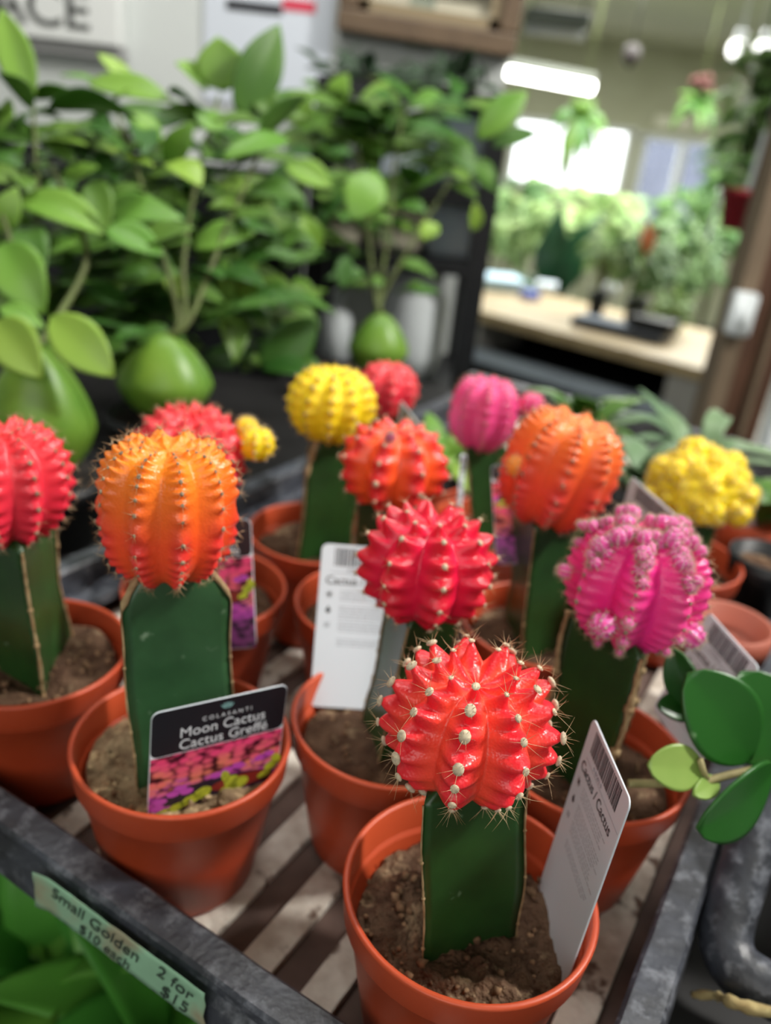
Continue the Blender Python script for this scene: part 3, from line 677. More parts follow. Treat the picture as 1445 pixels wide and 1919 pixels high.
# ------------------------------------------------------------------ tape label on the tray rail
tape = thing('tape_label', 'green tape price label with handwriting on the front tray rail', 'price label', (0, 0, 0))
nf = -VV; M_tape = mat('green_masking_tape', lin(150, 196, 164), .7, lin(138, 180, 150), 60, third=lin(150, 146, 120), tscale=45, tlo=.55, thi=.7)
org = uv(0, -RW - .0022, ZT - .0062)
def onrail(px, py):
    r = ray(px, py); return EYE + r * ((org - EYE).dot(VV) / r.dot(VV))
c0, c1 = onrail(70, 1635), onrail(385, 1860)
uu0, uu1 = (c0 - CORNER).dot(U), (c1 - CORNER).dot(U)
tape.matrix_world = Matrix(((U.x, 0, nf.x, (CORNER + U * uu0 - VV * (RW + .0022)).x), (U.y, 0, nf.y, (CORNER + U * uu0 - VV * (RW + .0022)).y), (0, 1, 0, ZT), (0, 0, 0, 1)))
TLn = uu1 - uu0
bm = bmesh.new(); nx = 40; rows = []
for i in range(nx + 1):
    x = TLn * i / nx
    row = []
    for j in range(7):
        y = -.0024 - .0134 * j / 6
        if i in (0, nx): x2 = x + .0012 * noise.noise(V((j * 1.7, i, 3)))
        else: x2 = x
        if j == 6: y += .0010 * noise.noise(V((i * .6, 2, 0)))
        row.append(bm.verts.new((x2, y, .0003 + .0002 * noise.noise(V((i * .3, j * .5, 1))) + (.0012 * max(0, (.08 - i / nx) / .08)))))
    rows.append(row)
for p, q in zip(rows, rows[1:]):
    for j in range(6): bm.faces.new((p[j], p[j + 1], q[j + 1], q[j]))
solid(obj('tape', bm, M_tape, tape), .00015)
M_pen = mat('dark_marker', lin(46, 60, 54), .6)
K = lambda x, y: Matrix.Translation((x, y, .00085))
sz = .0062
for s, x, y, k in (('Small Golden', .10, -.0078, 1), ('2 for', .74, -.0078, 1), ('$10 each', .27, -.0138, .85), ('$15', .76, -.0140, 1)):
    text_mesh(s, sz * k, 'handwriting', M_pen, tape, K(TLn * x, y) @ Matrix.Rotation(-.03, 4, 'Z'), shear=.25, bold=-.00002)

# ------------------------------------------------------------------ right side: bent black rail, hoya, stick
pth = [at(1475, 1400, .262), at(1436, 1500, .256), at(1398, 1620, .248), at(1362, 1738, .240), at(1372, 1800, .235), at(1412, 1838, .231), at(1500, 1885, .226)]
bm = bmesh.new(); tube(bm, smoothpath(pth, 10), .0074, 24)
tag(obj('bent_tube_rail', bm, M_rail), 'scuffed black bent tube rail right of the tray', 'rail')
bm = bmesh.new(); pts = smoothpath([at(1298, 1864, .2345), at(1340, 1866, .2290), at(1372, 1878, .2210), at(1410, 1890, .2190), at(1470, 1900, .2160)], 5); tube(bm, pts, [.0009 + .0006 * random.random() + .0004 * (i > 8) for i in range(len(pts))], 8)
tag(obj('dry_stick', bm, mat('dry_stick_bark', lin(176, 160, 112), .9, lin(128, 106, 66), 200, bump=.6)), 'dry tan stick lying across the bent black rail', 'stick')
# neighbour tray floor under the tube
nb = thing('plant_tray', 'dark empty tray beside the cactus tray, under the bent tube rail', 'tray', uv(.034, .06, ZF - .006), TRAY)
obj('floor_sheet', bx((.14, .22, .0015), (.24, .56, .003)), M_blackp, nb, smooth=False)
for c, s in (((.14, -.06, .009), (.24, .006, .018)), ((.02, .22, .008), (.006, .56, .016)), ((.26, .22, .009), (.006, .56, .018))): obj('side_wall', bx(c, s), M_blackp, nb, smooth=False)

M_hoya = mat('glossy_dark_leaf', lin(40, 96, 34), .36, lin(34, 88, 30), 30, spec=.5, third=lin(120, 160, 110), tscale=90, tlo=.70, thi=.76, trans=.12)
M_hoyap = mat('pale_young_leaf', lin(150, 176, 92), .35, lin(128, 160, 76), 40, trans=.2)
M_stem = mat('tan_vine_stem', lin(150, 140, 96), .7, lin(120, 112, 70), 120)
hoya = thing('trailing_hoya', 'trailing plant with round glossy dark leaves beside the right tray rail', 'plant', at(1500, 1440, .25))
HB = hoya.location.copy()
def hob(name, bm, m, **k):
    bmesh.ops.translate(bm, verts=bm.verts, vec=-HB); return obj(name, bm, m, hoya, **k)
bm = bmesh.new(); tube(bm, smoothpath([at(1178, 1468, .216), at(1240, 1468, .217), at(1310, 1466, .219), at(1345, 1458, .222), at(1400, 1445, .228), at(1500, 1432, .245)], 6), .0011, 10)
tube(bm, [at(1325, 1462, .220), at(1318, 1445, .218), at(1312, 1424, .217)], .0009, 8); hob('stem', bm, M_stem)
def rleaf(b, t, w, m, hint, curl=.06, fold=.08, peak=.5):
    bm = bmesh.new(); leaf(bm, b, t, w, hint, curl, fold, 16, 7, peak, .6); o = hob('leaf', bm, m); solid(o, .0009); return o
k = .222 / FPX
rleaf(at(1405, 1425, .226), at(1288, 1262, .218), 150 * k, M_hoya, (-.1, -.75, .65), .07, .10)
rleaf(at(1440, 1435, .238), at(1390, 1258, .236), 190 * k, M_hoya, (.1, -.7, .7), .05, .1)
rleaf(at(1318, 1440, .220), at(1214, 1434, .214), 82 * k, M_hoyap, (0, -.8, .6), .05, .1)
rleaf(at(1345, 1462, .224), at(1300, 1490, .214), 40 * k, M_hoyap, (0, -.7, .7), .05, .1)
rleaf(at(1450, 1440, .232), at(1306, 1552, .214), 150 * k, M_hoya, (.3, -.95, .1), .05, .12)
rleaf(at(1300, 1330, .242), at(1262, 1215, .240), 70 * k, M_hoya, (-.6, -.6, .5), .08, .2)
rleaf(at(1300, 1330, .246), at(1232, 1322, .240), 60 * k, M_hoya, (-.4, -.6, .6), .08, .2)
hp = V((HB.x + .052, HB.y + .02, 0))
bm = bmesh.new(); lathe(bm, [(0, 0), (.03, 0), (.038, .07), (.040, .07), (.040, .078), (.037, .078), (.035, .066), (0, .066)], 40, (hp.x, hp.y, ZF - .001)); hob('pot', bm, M_blackp)
bm = soil_geo(.0355, ZF + .068, .002, 4, 40, 12); bmesh.ops.translate(bm, verts=bm.verts, vec=(hp.x, hp.y, 0)); hob('soil', bm, M_soil)
bm = bmesh.new(); tube(bm, smoothpath([at(1500, 1432, .245), V((hp.x - .005, hp.y - .01, ZF + .1)), V((hp.x, hp.y, ZF + .062))], 5), .0012, 8); hob('stem', bm, M_stem)

# pots standing right of the tray, behind the hoya
def simple_pot(label, c, r, h, m, soil=True, rim=.003):
    t = thing('plant_pot', label, 'pot', c); bm = bmesh.new()
    lathe(bm, [(0, 0), (r * .72, 0), (r * .94, h - .012), (r, h - .012), (r + .0004, h), (r - .0018, h), (r * .90, h * .8), (0, h * .8)], 40); obj('pot_body', bm, m, t)
    if soil: obj('soil', soil_geo(r * .9, h * .86, .002, 3, 32, 10), M_soil, t)
    return t
M_pinkpot = mat('pinkish_terracotta', lin(160, 82, 62), .6, lin(146, 70, 50), 30)
zb = ZF + .0002
def potat(px, py, h): return atz(px, py, zb + h) - V((0, 0, h))
pA = potat(1368, 1165, .05); simple_pot('empty terracotta pot with pale rim, right of the magenta cactus', pA, .0175, .050, M_pinkpot, False)
simple_pot('black pot on the right behind the magenta cactus', uv(-.0195, .292 - .0, ZF + .0002) + U * .012, .0180, .052, M_blackp)

# ------------------------------------------------------------------ leafy plants
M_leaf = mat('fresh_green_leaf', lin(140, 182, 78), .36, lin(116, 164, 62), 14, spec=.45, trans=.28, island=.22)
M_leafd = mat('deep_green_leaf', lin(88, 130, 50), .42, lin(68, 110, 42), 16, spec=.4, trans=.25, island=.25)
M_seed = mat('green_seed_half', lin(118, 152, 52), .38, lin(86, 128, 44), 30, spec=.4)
M_gstem = mat('green_brown_stem', lin(92, 106, 52), .7, lin(70, 76, 38), 50)
M_dsoil = mat('dark_potting_soil', lin(40, 34, 28), .95, lin(24, 20, 16), 100, bump=.8)
GB = 'bean plants with swollen green seed bases'
def bean_plant(label, seedpx, seedw, seedh, dep, leaves, stems, dleaves, rand=None, seedlean=0, potr=.035):
    c = at(seedpx[0], seedpx[1], dep); pb = V((c.x, c.y, ZF - .0055))
    t = thing('lucky_bean_plant', label, 'plant', pb, 0, GB)
    def part(name, bm, m, **k):
        bmesh.ops.translate(bm, verts=bm.verts, vec=-pb); return obj(name, bm, m, t, **k)
    h = max(.03, c.z - seedh * .45 - pb.z)
    bm = bmesh.new(); lathe(bm, [(0, 0), (potr * .75, 0), (potr * .96, h - .008), (potr, h - .008), (potr, h), (potr - .0025, h), (potr * .85, h * .85), (0, h * .85)], 40, pb); part('pot', bm, M_blackp)
    bm = soil_geo(potr * .9, h * .92, .003, 2, 40, 14); obj('soil', bm, M_dsoil, t)
    for sgn in (-1, 1):
        bm = bmesh.new(); n1, n2 = 28, 20; rows = []
        for j in range(n2 + 1):
            ph = PI * j / n2; zz = math.cos(ph); ww = math.sin(ph) ** .9 * (1 - .38 * (zz + .15) if zz > -.15 else 1 + .10 * (zz + .15))
            row = []
            for i in range(n1):
                a = 2 * PI * i / n1; y = math.sin(a); 
                y2 = y * (1 if y * sgn > 0 else .12)
                row.append(bm.verts.new(c + V((math.cos(a) * ww * seedw / 2 + seedlean * zz * .01, (y2 * ww * .42 + sgn * .03) * seedw, zz * seedh / 2))))
            rows.append(row)
        for p, q in zip(rows, rows[1:]):
            for i in range(n1): bm.faces.new((p[i], q[i], q[(i + 1) % n1], p[(i + 1) % n1]))
        part('seed_half', bm, M_seed)
    topc = c + V((0, 0, seedh * .46))
    bm = bmesh.new()
    for s in stems:
        pts = smoothpath([topc] + [at(*q) for q in s], 5); n = len(pts); tube(bm, pts, [.0022 - .0013 * i / n for i in range(n)], 8)
    part('stem', bm, M_gstem)
    rn = random.Random(int(seedpx[0]))
    bm = bmesh.new()
    def L6(bm, e):
        b, tp, w, dd = e[0], e[1], e[2], e[3]; hint = e[4] if len(e) > 4 else (rn.uniform(-.4, .4), -.55, .75)
        db = dd + rn.uniform(0, .02); leaf(bm, at(b[0], b[1], db), at(tp[0], tp[1], dd), w * dd / FPX, hint, rn.uniform(.02, .12), rn.uniform(.05, .3), 10, 4, rn.uniform(.40, .52), .9)
    for e in leaves: L6(bm, e)
    solid(part('foliage', bm, M_leaf), .0006)
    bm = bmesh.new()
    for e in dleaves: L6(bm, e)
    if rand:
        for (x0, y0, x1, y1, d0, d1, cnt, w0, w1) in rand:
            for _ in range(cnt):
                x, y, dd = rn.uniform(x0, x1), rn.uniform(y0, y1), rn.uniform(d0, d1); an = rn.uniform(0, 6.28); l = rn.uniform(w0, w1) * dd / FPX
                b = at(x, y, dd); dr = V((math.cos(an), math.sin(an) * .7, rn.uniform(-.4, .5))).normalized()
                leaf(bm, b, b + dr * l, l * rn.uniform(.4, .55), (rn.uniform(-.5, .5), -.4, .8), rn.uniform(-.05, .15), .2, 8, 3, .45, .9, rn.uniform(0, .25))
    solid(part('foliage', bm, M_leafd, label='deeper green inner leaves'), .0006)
    return t
UND = (0, .45, .9)
bean_plant('leafy bean plant furthest left with a broad green seed base behind the pinkish cactus', (75, 775), .056, .072, .43,
    [((58, 195), (2, 15), 66, .47), ((30, 372), (205, 442), 80, .46), ((150, 385), (345, 412), 80, .48), ((60, 492), (145, 455), 56, .45), ((5, 455), (85, 590), 100, .43, (.1, -.9, .4)), ((25, 400), (62, 455), 36, .47),
     ((95, 592), (214, 706), 92, .40, (.1, -.9, .45)), ((-5, 600), (78, 708), 95, .40, (-.2, -.8, .5)), ((0, 575), (85, 615), 44, .42), ((0, 435), (32, 350), 52, .45), ((25, 335), (48, 268), 36, .47), ((105, 348), (185, 312), 46, .49),
     ((200, 425), (308, 480), 64, .46), ((55, 268), (165, 272), 40, .48, (0, -.2, 1)), ((-10, 250), (28, 210), 50, .47)],
    [[(60, 560, .45), (70, 380, .47), (62, 195, .48)], [(160, 500, .46), (140, 400, .47), (90, 300, .48)], [(30, 500, .44), (10, 420, .45), (-20, 350, .46)]],
    [((62, 185), (134, 168), 46, .49, UND), ((60, 205), (-5, 135), 60, .46, UND), ((88, 205), (262, 225), 88, .48, UND), ((30, 640), (120, 700), 60, .43)],
    [(0, 230, 260, 660, .46, .56, 120, 70, 140)])
bean_plant('middle bean plant with a pointed green seed base behind the tall orange cactus', (310, 705), .056, .051, .485,
    [((420, 172), (408, 68), 96, .53, (.05, -.95, .2)), ((390, 168), (328, 118), 56, .53), ((540, 262), (415, 300), 64, .50), ((425, 255), (365, 208), 46, .52), ((310, 305), (362, 228), 48, .50, (.3, -.9, .2)), ((165, 152), (325, 192), 66, .53),
     ((292, 312), (188, 274), 28, .50, (0, -.35, .9)), ((318, 305), (378, 350), 66, .49), ((360, 462), (478, 438), 68, .50), ((430, 402), (518, 362), 66, .52), ((425, 572), (420, 478), 34, .51, (.3, -.9, .2)), ((448, 562), (478, 495), 44, .52, (.3, -.9, .2)),
     ((205, 172), (112, 142), 30, .54, (0, -.3, .95)), ((252, 158), (183, 100), 36, .55), ((305, 265), (238, 212), 48, .51), ((400, 330), (470, 372), 56, .52), ((350, 560), (300, 500), 40, .5)],
    [[(345, 600, .475), (345, 480, .49), (370, 330, .51), (410, 180, .53)], [(355, 600, .475), (420, 440, .50), (480, 300, .52), (520, 220, .53)], [(335, 600, .475), (300, 460, .49), (260, 330, .50), (215, 200, .53)]],
    [((445, 218), (524, 46), 84, .53, (.5, -.75, .3)), ((478, 268), (578, 178), 66, .52, (-.5, .5, .8)), ((316, 172), (386, 216), 60, .52, UND), ((270, 480), (325, 515), 50, .5), ((490, 695), (595, 595), 84, .56, (.3, -.9, .3)), ((240, 560), (330, 540), 60, .52, UND)],
    [(180, 210, 540, 600, .50, .62, 150, 70, 140), (200, 560, 330, 700, .55, .66, 30, 70, 120), (420, 540, 560, 700, .56, .64, 22, 60, 110)])
bean_plant('bean plant at back with a pale green seed base behind the small red cactus', (710, 645), .052, .052, .70,
    [((625, 205), (652, 138), 52, .72), ((672, 188), (752, 162), 48, .74), ((760, 205), (838, 188), 56, .74), ((892, 262), (988, 172), 60, .72, (-.2, -.9, .3)), ((705, 322), (658, 415), 80, .68, (0, -1, .2)), ((535, 308), (622, 352), 56, .68), ((890, 432), (890, 378), 28, .72, (.3, -.9, .1)),
     ((680, 242), (712, 198), 44, .74), ((560, 250), (630, 215), 50, .72), ((540, 230), (585, 170), 56, .70), ((580, 420), (530, 470), 46, .68), ((840, 300), (880, 340), 40, .72), ((640, 300), (590, 270), 40, .72), ((800, 340), (850, 300), 44, .70), ((555, 520), (585, 590), 44, .66, (0, -1, .2)), ((600, 470), (560, 400), 42, .66), ((820, 420), (790, 450), 40, .68)],
    [[(705, 560, .70), (690, 440, .70), (680, 330, .72), (650, 220, .74)], [(715, 560, .70), (770, 460, .70), (830, 360, .72), (880, 270, .73)], [(710, 560, .70), (730, 420, .70), (740, 300, .71), (760, 200, .75)]],
    [((765, 252), (852, 268), 34, .72), ((920, 272), (1012, 250), 56, .76), ((640, 360), (600, 420), 44, .7), ((750, 380), (800, 400), 36, .7), ((650, 480), (640, 540), 36, .66), ((880, 300), (930, 340), 40, .74)],
    [(560, 180, 880, 300, .70, .82, 80, 60, 120), (540, 290, 860, 430, .68, .80, 45, 50, 100), (600, 400, 760, 560, .66, .74, 18, 40, 80)])

# low succulents beyond the tray
def leafy(name, label, px, py, dep, n, ln, w, m, spread=.9, seed=1, h=.045, pot=M_blackp, cat='plant', group=None, zbase=None, up=.6):
    c = at(px, py, dep); zb_ = zbase if zbase is not None else ZF + .0002; base = V((c.x, c.y, zb_)); rn = random.Random(seed)
    t = thing(name, label, cat, base, 0, group); h = max(.02, c.z - zb_)
    bm = bmesh.new(); r = max(.028, ln * .32); lathe(bm, [(0, 0), (r * .75, 0), (r, h), (r * .94, h), (r * .88, h * .88), (0, h * .88)], 32); obj('pot', bm, pot, t)
    bm = bmesh.new()
    for i in range(n):
        a = i * 2.4; el = rn.uniform(.15, 1.2) * up + .1; d = V((math.cos(a) * math.cos(el) * spread, math.sin(a) * math.cos(el) * spread, math.sin(el))).normalized()
        l = ln * rn.uniform(.6, 1.1); b = V((rn.uniform(-.2, .2) * r, rn.uniform(-.2, .2) * r, h * .9))
        leaf(bm, b, b + d * l, w * rn.uniform(.7, 1.1), V((0, 0, 1)) - d * .3, rn.uniform(.05, .2), .15, 9, 3, .5, .9, rn.uniform(0, .3))
    solid(obj('foliage', bm, m, t), .0008)
    return t
M_sage = mat('grey_green_leaf', lin(116, 144, 104), .5, lin(92, 122, 84), 30, trans=.15, island=.2)
GS = 'low leafy plants past the back of the tray'
leafy('leafy_succulent', 'grey-green leafy succulent right of the coral orange cactus', 1195, 905, .455, 16, .052, .016, M_sage, seed=2, group=GS)
leafy('leafy_succulent', 'green leafy succulent behind the pink and coral cacti', 1085, 800, .50, 14, .050, .015, M_leafd, seed=3, group=GS)
leafy('leafy_succulent', 'pale green leafy succulent behind the yellow cluster cactus', 1300, 860, .51, 16, .06, .016, M_sage, seed=4, group=GS)
leafy('leafy_succulent', 'green broad-leaved succulent in terracotta pot at the right edge', 1440, 965, .455, 12, .060, .022, M_leafd, seed=5, group=GS, pot=M_pot)
leafy('leafy_succulent', 'pale yellow-green succulent between the red and pink back row cacti', 838, 860, .47, 12, .040, .012, M_leaf, seed=6, group=GS)
# lush plants on the lower shelf at bottom left
M_lush = mat('lush_green_leaf', lin(112, 184, 72), .38, lin(84, 152, 52), 12, spec=.45, trans=.25, island=.2)
zs = ZF - .348
for i, (px, py, dep, sd, n, ln, lb) in enumerate(((70, 1850, .40, 21, 22, .13, 'lush broad-leaved plant under the tape label at bottom left'), (300, 1960, .37, 22, 20, .12, 'lush broad-leaved plant under the front rail, right of the other'), (-90, 1700, .47, 23, 20, .14, 'lush broad-leaved plant low at the left edge below the rail'))):
    leafy('broad_leaf_plant', lb, px, py, dep, n, ln, ln * .34, M_lush, seed=sd, group='lush plants on the lower shelf', zbase=zs, up=.75)

# ------------------------------------------------------------------ the near wall: sign, poster, picture, rack
WF = WY - .002
def onwall(px, py, y=WF): return aty(px, py, y)
def panel(name, label, cat, px0, py0, px1, py1, m, th=.01, y=WF):
    """upright panel on the wall spanning two pixel corners"""
    a, b = onwall(px0, py0, y), onwall(px1, py1, y)
    t = thing(name, label, cat, ((a.x + b.x) / 2, y - th / 2, (a.z + b.z) / 2)); return t, abs(b.x - a.x), abs(a.z - b.z)
a, b = onwall(-120, -90), onwall(236, 92)
t = thing('wall_sign', 'white wall sign with large grey letters ACE at top left', 'sign', ((a.x + b.x) / 2, WF - .012, (a.z + b.z) / 2)); w, h = b.x - a.x, a.z - b.z
bev(obj('board', bx((0, 0, 0), (w, .024, h)), mat('white_sign_board', lin(222, 224, 222), .5), t, smooth=False), .002)
obj('sign_shadow_strip', bx((0, .004, -h / 2 - .006), (w + .004, .014, .014)), mat('sign_shadow_grey', lin(160, 160, 160), .6), t, smooth=False)  # grey strip standing in for the shadow below the sign
q = onwall(18, 42) - t.location
text_mesh('ACE', .058, 'lettering', mat('sign_letter_grey', lin(70, 72, 70), .6), t, Matrix.Translation((q.x - .012, -.0125, q.z)) @ Matrix.Rotation(PI / 2, 4, 'X') @ Matrix.Scale(1.12, 4, (1, 0, 0)), bold=.0008, extrude=.0004)
a, b = onwall(384, -60), onwall(612, 215)
t = thing('wall_poster', 'white wall poster with black and red heading strip', 'poster', ((a.x + b.x) / 2, WF - .001, (a.z + b.z) / 2)); w, h = b.x - a.x, a.z - b.z
obj('sheet', bx((0, 0, 0), (w, .002, h)), mat('poster_paper', lin(206, 212, 222), .6), t, smooth=False)
q = onwall(425, 8) - t.location; q2 = onwall(530, 8) - t.location; q3 = onwall(592, 12) - t.location
obj('black_heading', bx(((q.x + q2.x) / 2, -.0014, q.z), (q2.x - q.x, .001, .011)), M_ink, t, smooth=False)
obj('red_heading', bx(((q2.x + q3.x) / 2, -.0014, q2.z), (q3.x - q2.x, .001, .012)), mat('poster_red', lin(206, 60, 84), .6), t, smooth=False)
# picture frame
a, b = onwall(650, -130), onwall(966, 86)
t = thing('picture_frame', 'brown wooden picture frame hanging at top centre', 'picture', ((a.x + b.x) / 2, WF - .016, (a.z + b.z) / 2 - .011)); t.rotation_euler = (0, .035, 0); w, h = b.x - a.x, a.z - b.z; fwid = .024
M_fr = mat('brown_frame_wood', lin(104, 84, 62), .5, lin(84, 66, 48), 20); M_fri = mat('gilt_inner_frame', lin(136, 120, 92), .5)
bm = bmesh.new()
for c, s in (((0, 0, h / 2 - fwid / 2), (w, .03, fwid)), ((0, 0, -h / 2 + fwid / 2), (w, .03, fwid)), ((-w / 2 + fwid / 2, 0, 0), (fwid, .03, h - 2 * fwid)), ((w / 2 - fwid / 2, 0, 0), (fwid, .03, h - 2 * fwid))): box(bm, c, s)
bev(obj('frame', bm, M_fr, t, smooth=False), .003)
bm = bmesh.new(); i2 = fwid + .006
for c, s in (((0, .003, h / 2 - i2), (w - fwid * 2, .02, .012)), ((0, .003, -h / 2 + i2), (w - fwid * 2, .02, .012)), ((-w / 2 + i2, .003, 0), (.012, .02, h - fwid * 2)), ((w / 2 - i2, .003, 0), (.012, .02, h - fwid * 2))): box(bm, c, s)
obj('inner_frame', bm, M_fri, t, smooth=False)
cv = obj('canvas', bx((0, .008, 0), (w - fwid * 2, .004, h - fwid * 2)), mat('pale_canvas', lin(206, 202, 182), .8, lin(190, 186, 170), 12), t, smooth=False)
obj('painted_shape', bx((-.01, .0055, -.02), (.03, .001, h * .7)), mat('painted_grey_green', lin(132, 142, 128), .8, lin(150, 156, 140), 20), cv, smooth=False)
obj('painted_shape', bx((.045, .0055, .03), (.035, .001, h * .45)), mat('painted_pale_grey', lin(168, 172, 158), .8), cv, smooth=False)

# rack against the near wall with goods on it
RY = 1.02
rack = thing('black_shelf_rack', 'black metal shelf rack against wall behind the bean plants', 'shelf', (aty(760, 400, RY).x, RY, 0))
xl, xr = aty(612, 400, RY).x - rack.location.x, aty(900, 400, RY).x - rack.location.x
zt = aty(760, 165, RY).z
for x in (xl, xr):
    for y in (-.07, .09): obj('post', bx((x, y, zt / 2), (.022, .022, zt)), M_blackp, rack, smooth=False)
zsv = [zt - .008, aty(760, 350, RY).z, aty(760, 476, RY).z, aty(760, 700, RY).z]
for z in zsv: obj('shelf_board', bx(((xl + xr) / 2, .01, z), (xr - xl, .18, .014)), M_blackp, rack, smooth=False)
M_pack = mat('pale_blue_bag', lin(176, 198, 216), .5, lin(206, 216, 224), 18); M_pw = mat('white_plastic', lin(214, 220, 222), .45)
M_cr = mat('cream_package', lin(220, 214, 190), .6)
def pack(name, label, cat, px, zshelf, w, h, m, d=.06, dy=-.02, g=None):
    c = aty(px, 400, RY + dy); bm = bmesh.new(); n = 10; rows = []
    for j in range(n + 1):
        u = j / n; pin = 1 - .75 * max(0, (u - .8) / .2) ** 1.5; bul = .85 + .25 * math.sin(PI * u)
        rows.append([bm.verts.new((w / 2 * bul * math.copysign(abs(math.cos(a)) ** .5, math.cos(a)), d / 2 * bul * pin * math.copysign(abs(math.sin(a)) ** .5, math.sin(a)), h * u)) for a in [2 * PI * (i + .5) / 20 for i in range(20)]])
    for p, q in zip(rows, rows[1:]):
        for i in range(20): bm.faces.new((p[i], p[(i + 1) % 20], q[(i + 1) % 20], q[i]))
    bm.faces.new(rows[0][::-1]); bm.faces.new(rows[-1])
    o = obj(name, bm, m); o.location = (c.x, RY + dy, zshelf + .0075); return tag(o, label, cat, g)
pack('goods_bag', 'pale blue bag on the upper rack shelf, behind the leaves right', 'bag', 835, zsv[1], .075, .085, M_pack)
pack('goods_bag', 'pale blue bag on the upper rack shelf, left of the other', 'bag', 720, zsv[1], .07, .07, M_pack)
pack('goods_bag', 'cream package on the rack shelf behind thin stems, left', 'package', 640, zsv[2], .06, .08, M_cr)
pack('goods_bag', 'pale package on the middle rack shelf, right end', 'package', 850, zsv[2], .06, .075, M_pack)
pack('goods_bag', 'cream package on the middle rack shelf, centre', 'package', 745, zsv[2], .07, .07, M_cr)
def bottle(label, px, z, r, h, m, dy=-.03):
    c = aty(px, 500, RY + dy); t = thing('bottle', label, 'bottle', (c.x, RY + dy, z + .0075)); bm = bmesh.new()
    lathe(bm, [(0, 0), (r, 0), (r, h * .68), (r * .4, h * .84), (r * .4, h * .9), (0, h * .9)], 24); obj('bottle_body', bm, m, t)
    bm = bmesh.new(); lathe(bm, [(0, h * .88), (r * .48, h * .88), (r * .48, h), (0, h)], 20); obj('cap', bm, M_pw, t)
bottle('small white bottle on lower rack shelf', 640, zsv[3], .018, .09, M_pw)
c = aty(780, 590, RY - .03); t = thing('white_tub', 'white rounded tub on the lower rack shelf behind the pale seed base', 'tub', (c.x, RY - .03, zsv[3] + .0075)); bm = bmesh.new()
lathe(bm, [(0, 0), (.028, 0), (.036, .03), (.036, .09), (.026, .122), (0, .126)], 32); obj('tub_body', bm, M_pw, t)
bm = bmesh.new(); lathe(bm, [(0, .124), (.012, .124), (.012, .132), (0, .132)], 20); obj('lid', bm, M_pw, t)
# trailing leaves along the top of the rack
tr = thing('trailing_plant', 'small dark trailing plant lying along the top of the rack', 'plant', (aty(760, 160, RY).x, RY - .03, zt)); rn = random.Random(8); bm = bmesh.new()
for i in range(70):
    b = V((rn.uniform(xl * .95, xr * .95), rn.uniform(-.05, .05), rn.uniform(0, .012))); a = rn.uniform(0, 6.28); leaf(bm, b, b + V((math.cos(a) * .03, math.sin(a) * .02, rn.uniform(-.01, .026))), .015, (0, -.4, .9), .1, .15, 6, 2)
solid(obj('foliage', bm, mat('dark_trailing_leaf', lin(40, 62, 40), .5, trans=.1), tr), .0006)
bm = bmesh.new(); tube(bm, [(xl * .9, 0, .003), (0, .01, .004), (xr * .9, 0, .003)], .003, 6); obj('stem', bm, M_gstem, tr)
# black crates behind the bean plants, left
t = thing('black_crate', 'black crate standing against wall behind the middle bean plant', 'crate', (-.29, .855, ZF - .0055), .06); cz = .17
for cc, sz_ in (((0, -.10, cz / 2), (.34, .012, cz)), ((0, .10, cz / 2), (.34, .012, cz)), ((-.164, 0, cz / 2), (.012, .212, cz)), ((.164, 0, cz / 2), (.012, .212, cz))): obj('side_wall', bx(cc, sz_), M_blackp, t, smooth=False)
obj('crate_floor', bx((0, 0, .004), (.33, .20, .008)), M_blackp, t, smooth=False)

# ------------------------------------------------------------------ right: door post, things on it
PY = 1.25
def slant(name, label, cat, p0, p1, wpx, m, y0, y1, d=.09):
    pass
xa = aty(1345, 600, PY).x
post = thing('door_post', 'brown wooden post at the right with a pale front strip', 'post', (aty(1385, 700, PY).x, PY, 0))
xm = aty(1322, 700, PY).x - post.location.x; xn = aty(1352, 700, PY).x - post.location.x; xr_ = aty(1430, 700, PY).x - post.location.x
obj('pale_strip', bx(((xm + xn) / 2, -.02, 1.18), (xn - xm, .05, 2.36)), M_woodl, post, smooth=False)
obj('post_body', bx(((xn + xr_) / 2, .02, 1.18), (xr_ - xn, .12, 2.36)), M_wood, post, smooth=False)
obj('middle_strip', bx(((xn + xr_) / 2 + .002, -.048, 1.18), (.006, .016, 2.36)), M_woodl, post, smooth=False)
c = aty(1392, 590, PY - .06)
t = thing('wall_switch', 'white switch box with cable on the brown post', 'switch', (c.x, PY - .05, c.z))
bm = bmesh.new(); rrect(bm, -.016, -.03, .016, .03, .006, -.008, .012); bmesh.ops.rotate(bm, verts=bm.verts, cent=(0, 0, 0), matrix=Matrix.Rotation(PI / 2, 3, 'X')); obj('switch_box', bm, M_pw, t)
bm = bmesh.new(); rrect(bm, -.006, -.012, .006, .012, .002, .012, .016); bmesh.ops.rotate(bm, verts=bm.verts, cent=(0, 0, 0), matrix=Matrix.Rotation(PI / 2, 3, 'X')); obj('rocker', bm, M_pw, t)
c = aty(1450, 860, .9)
tag(obj('white_board', bx((c.x + .02, .92, c.z - .12), (.06, .02, .42)), M_pw, smooth=False), 'white board standing at the right edge below the brown post', 'board')

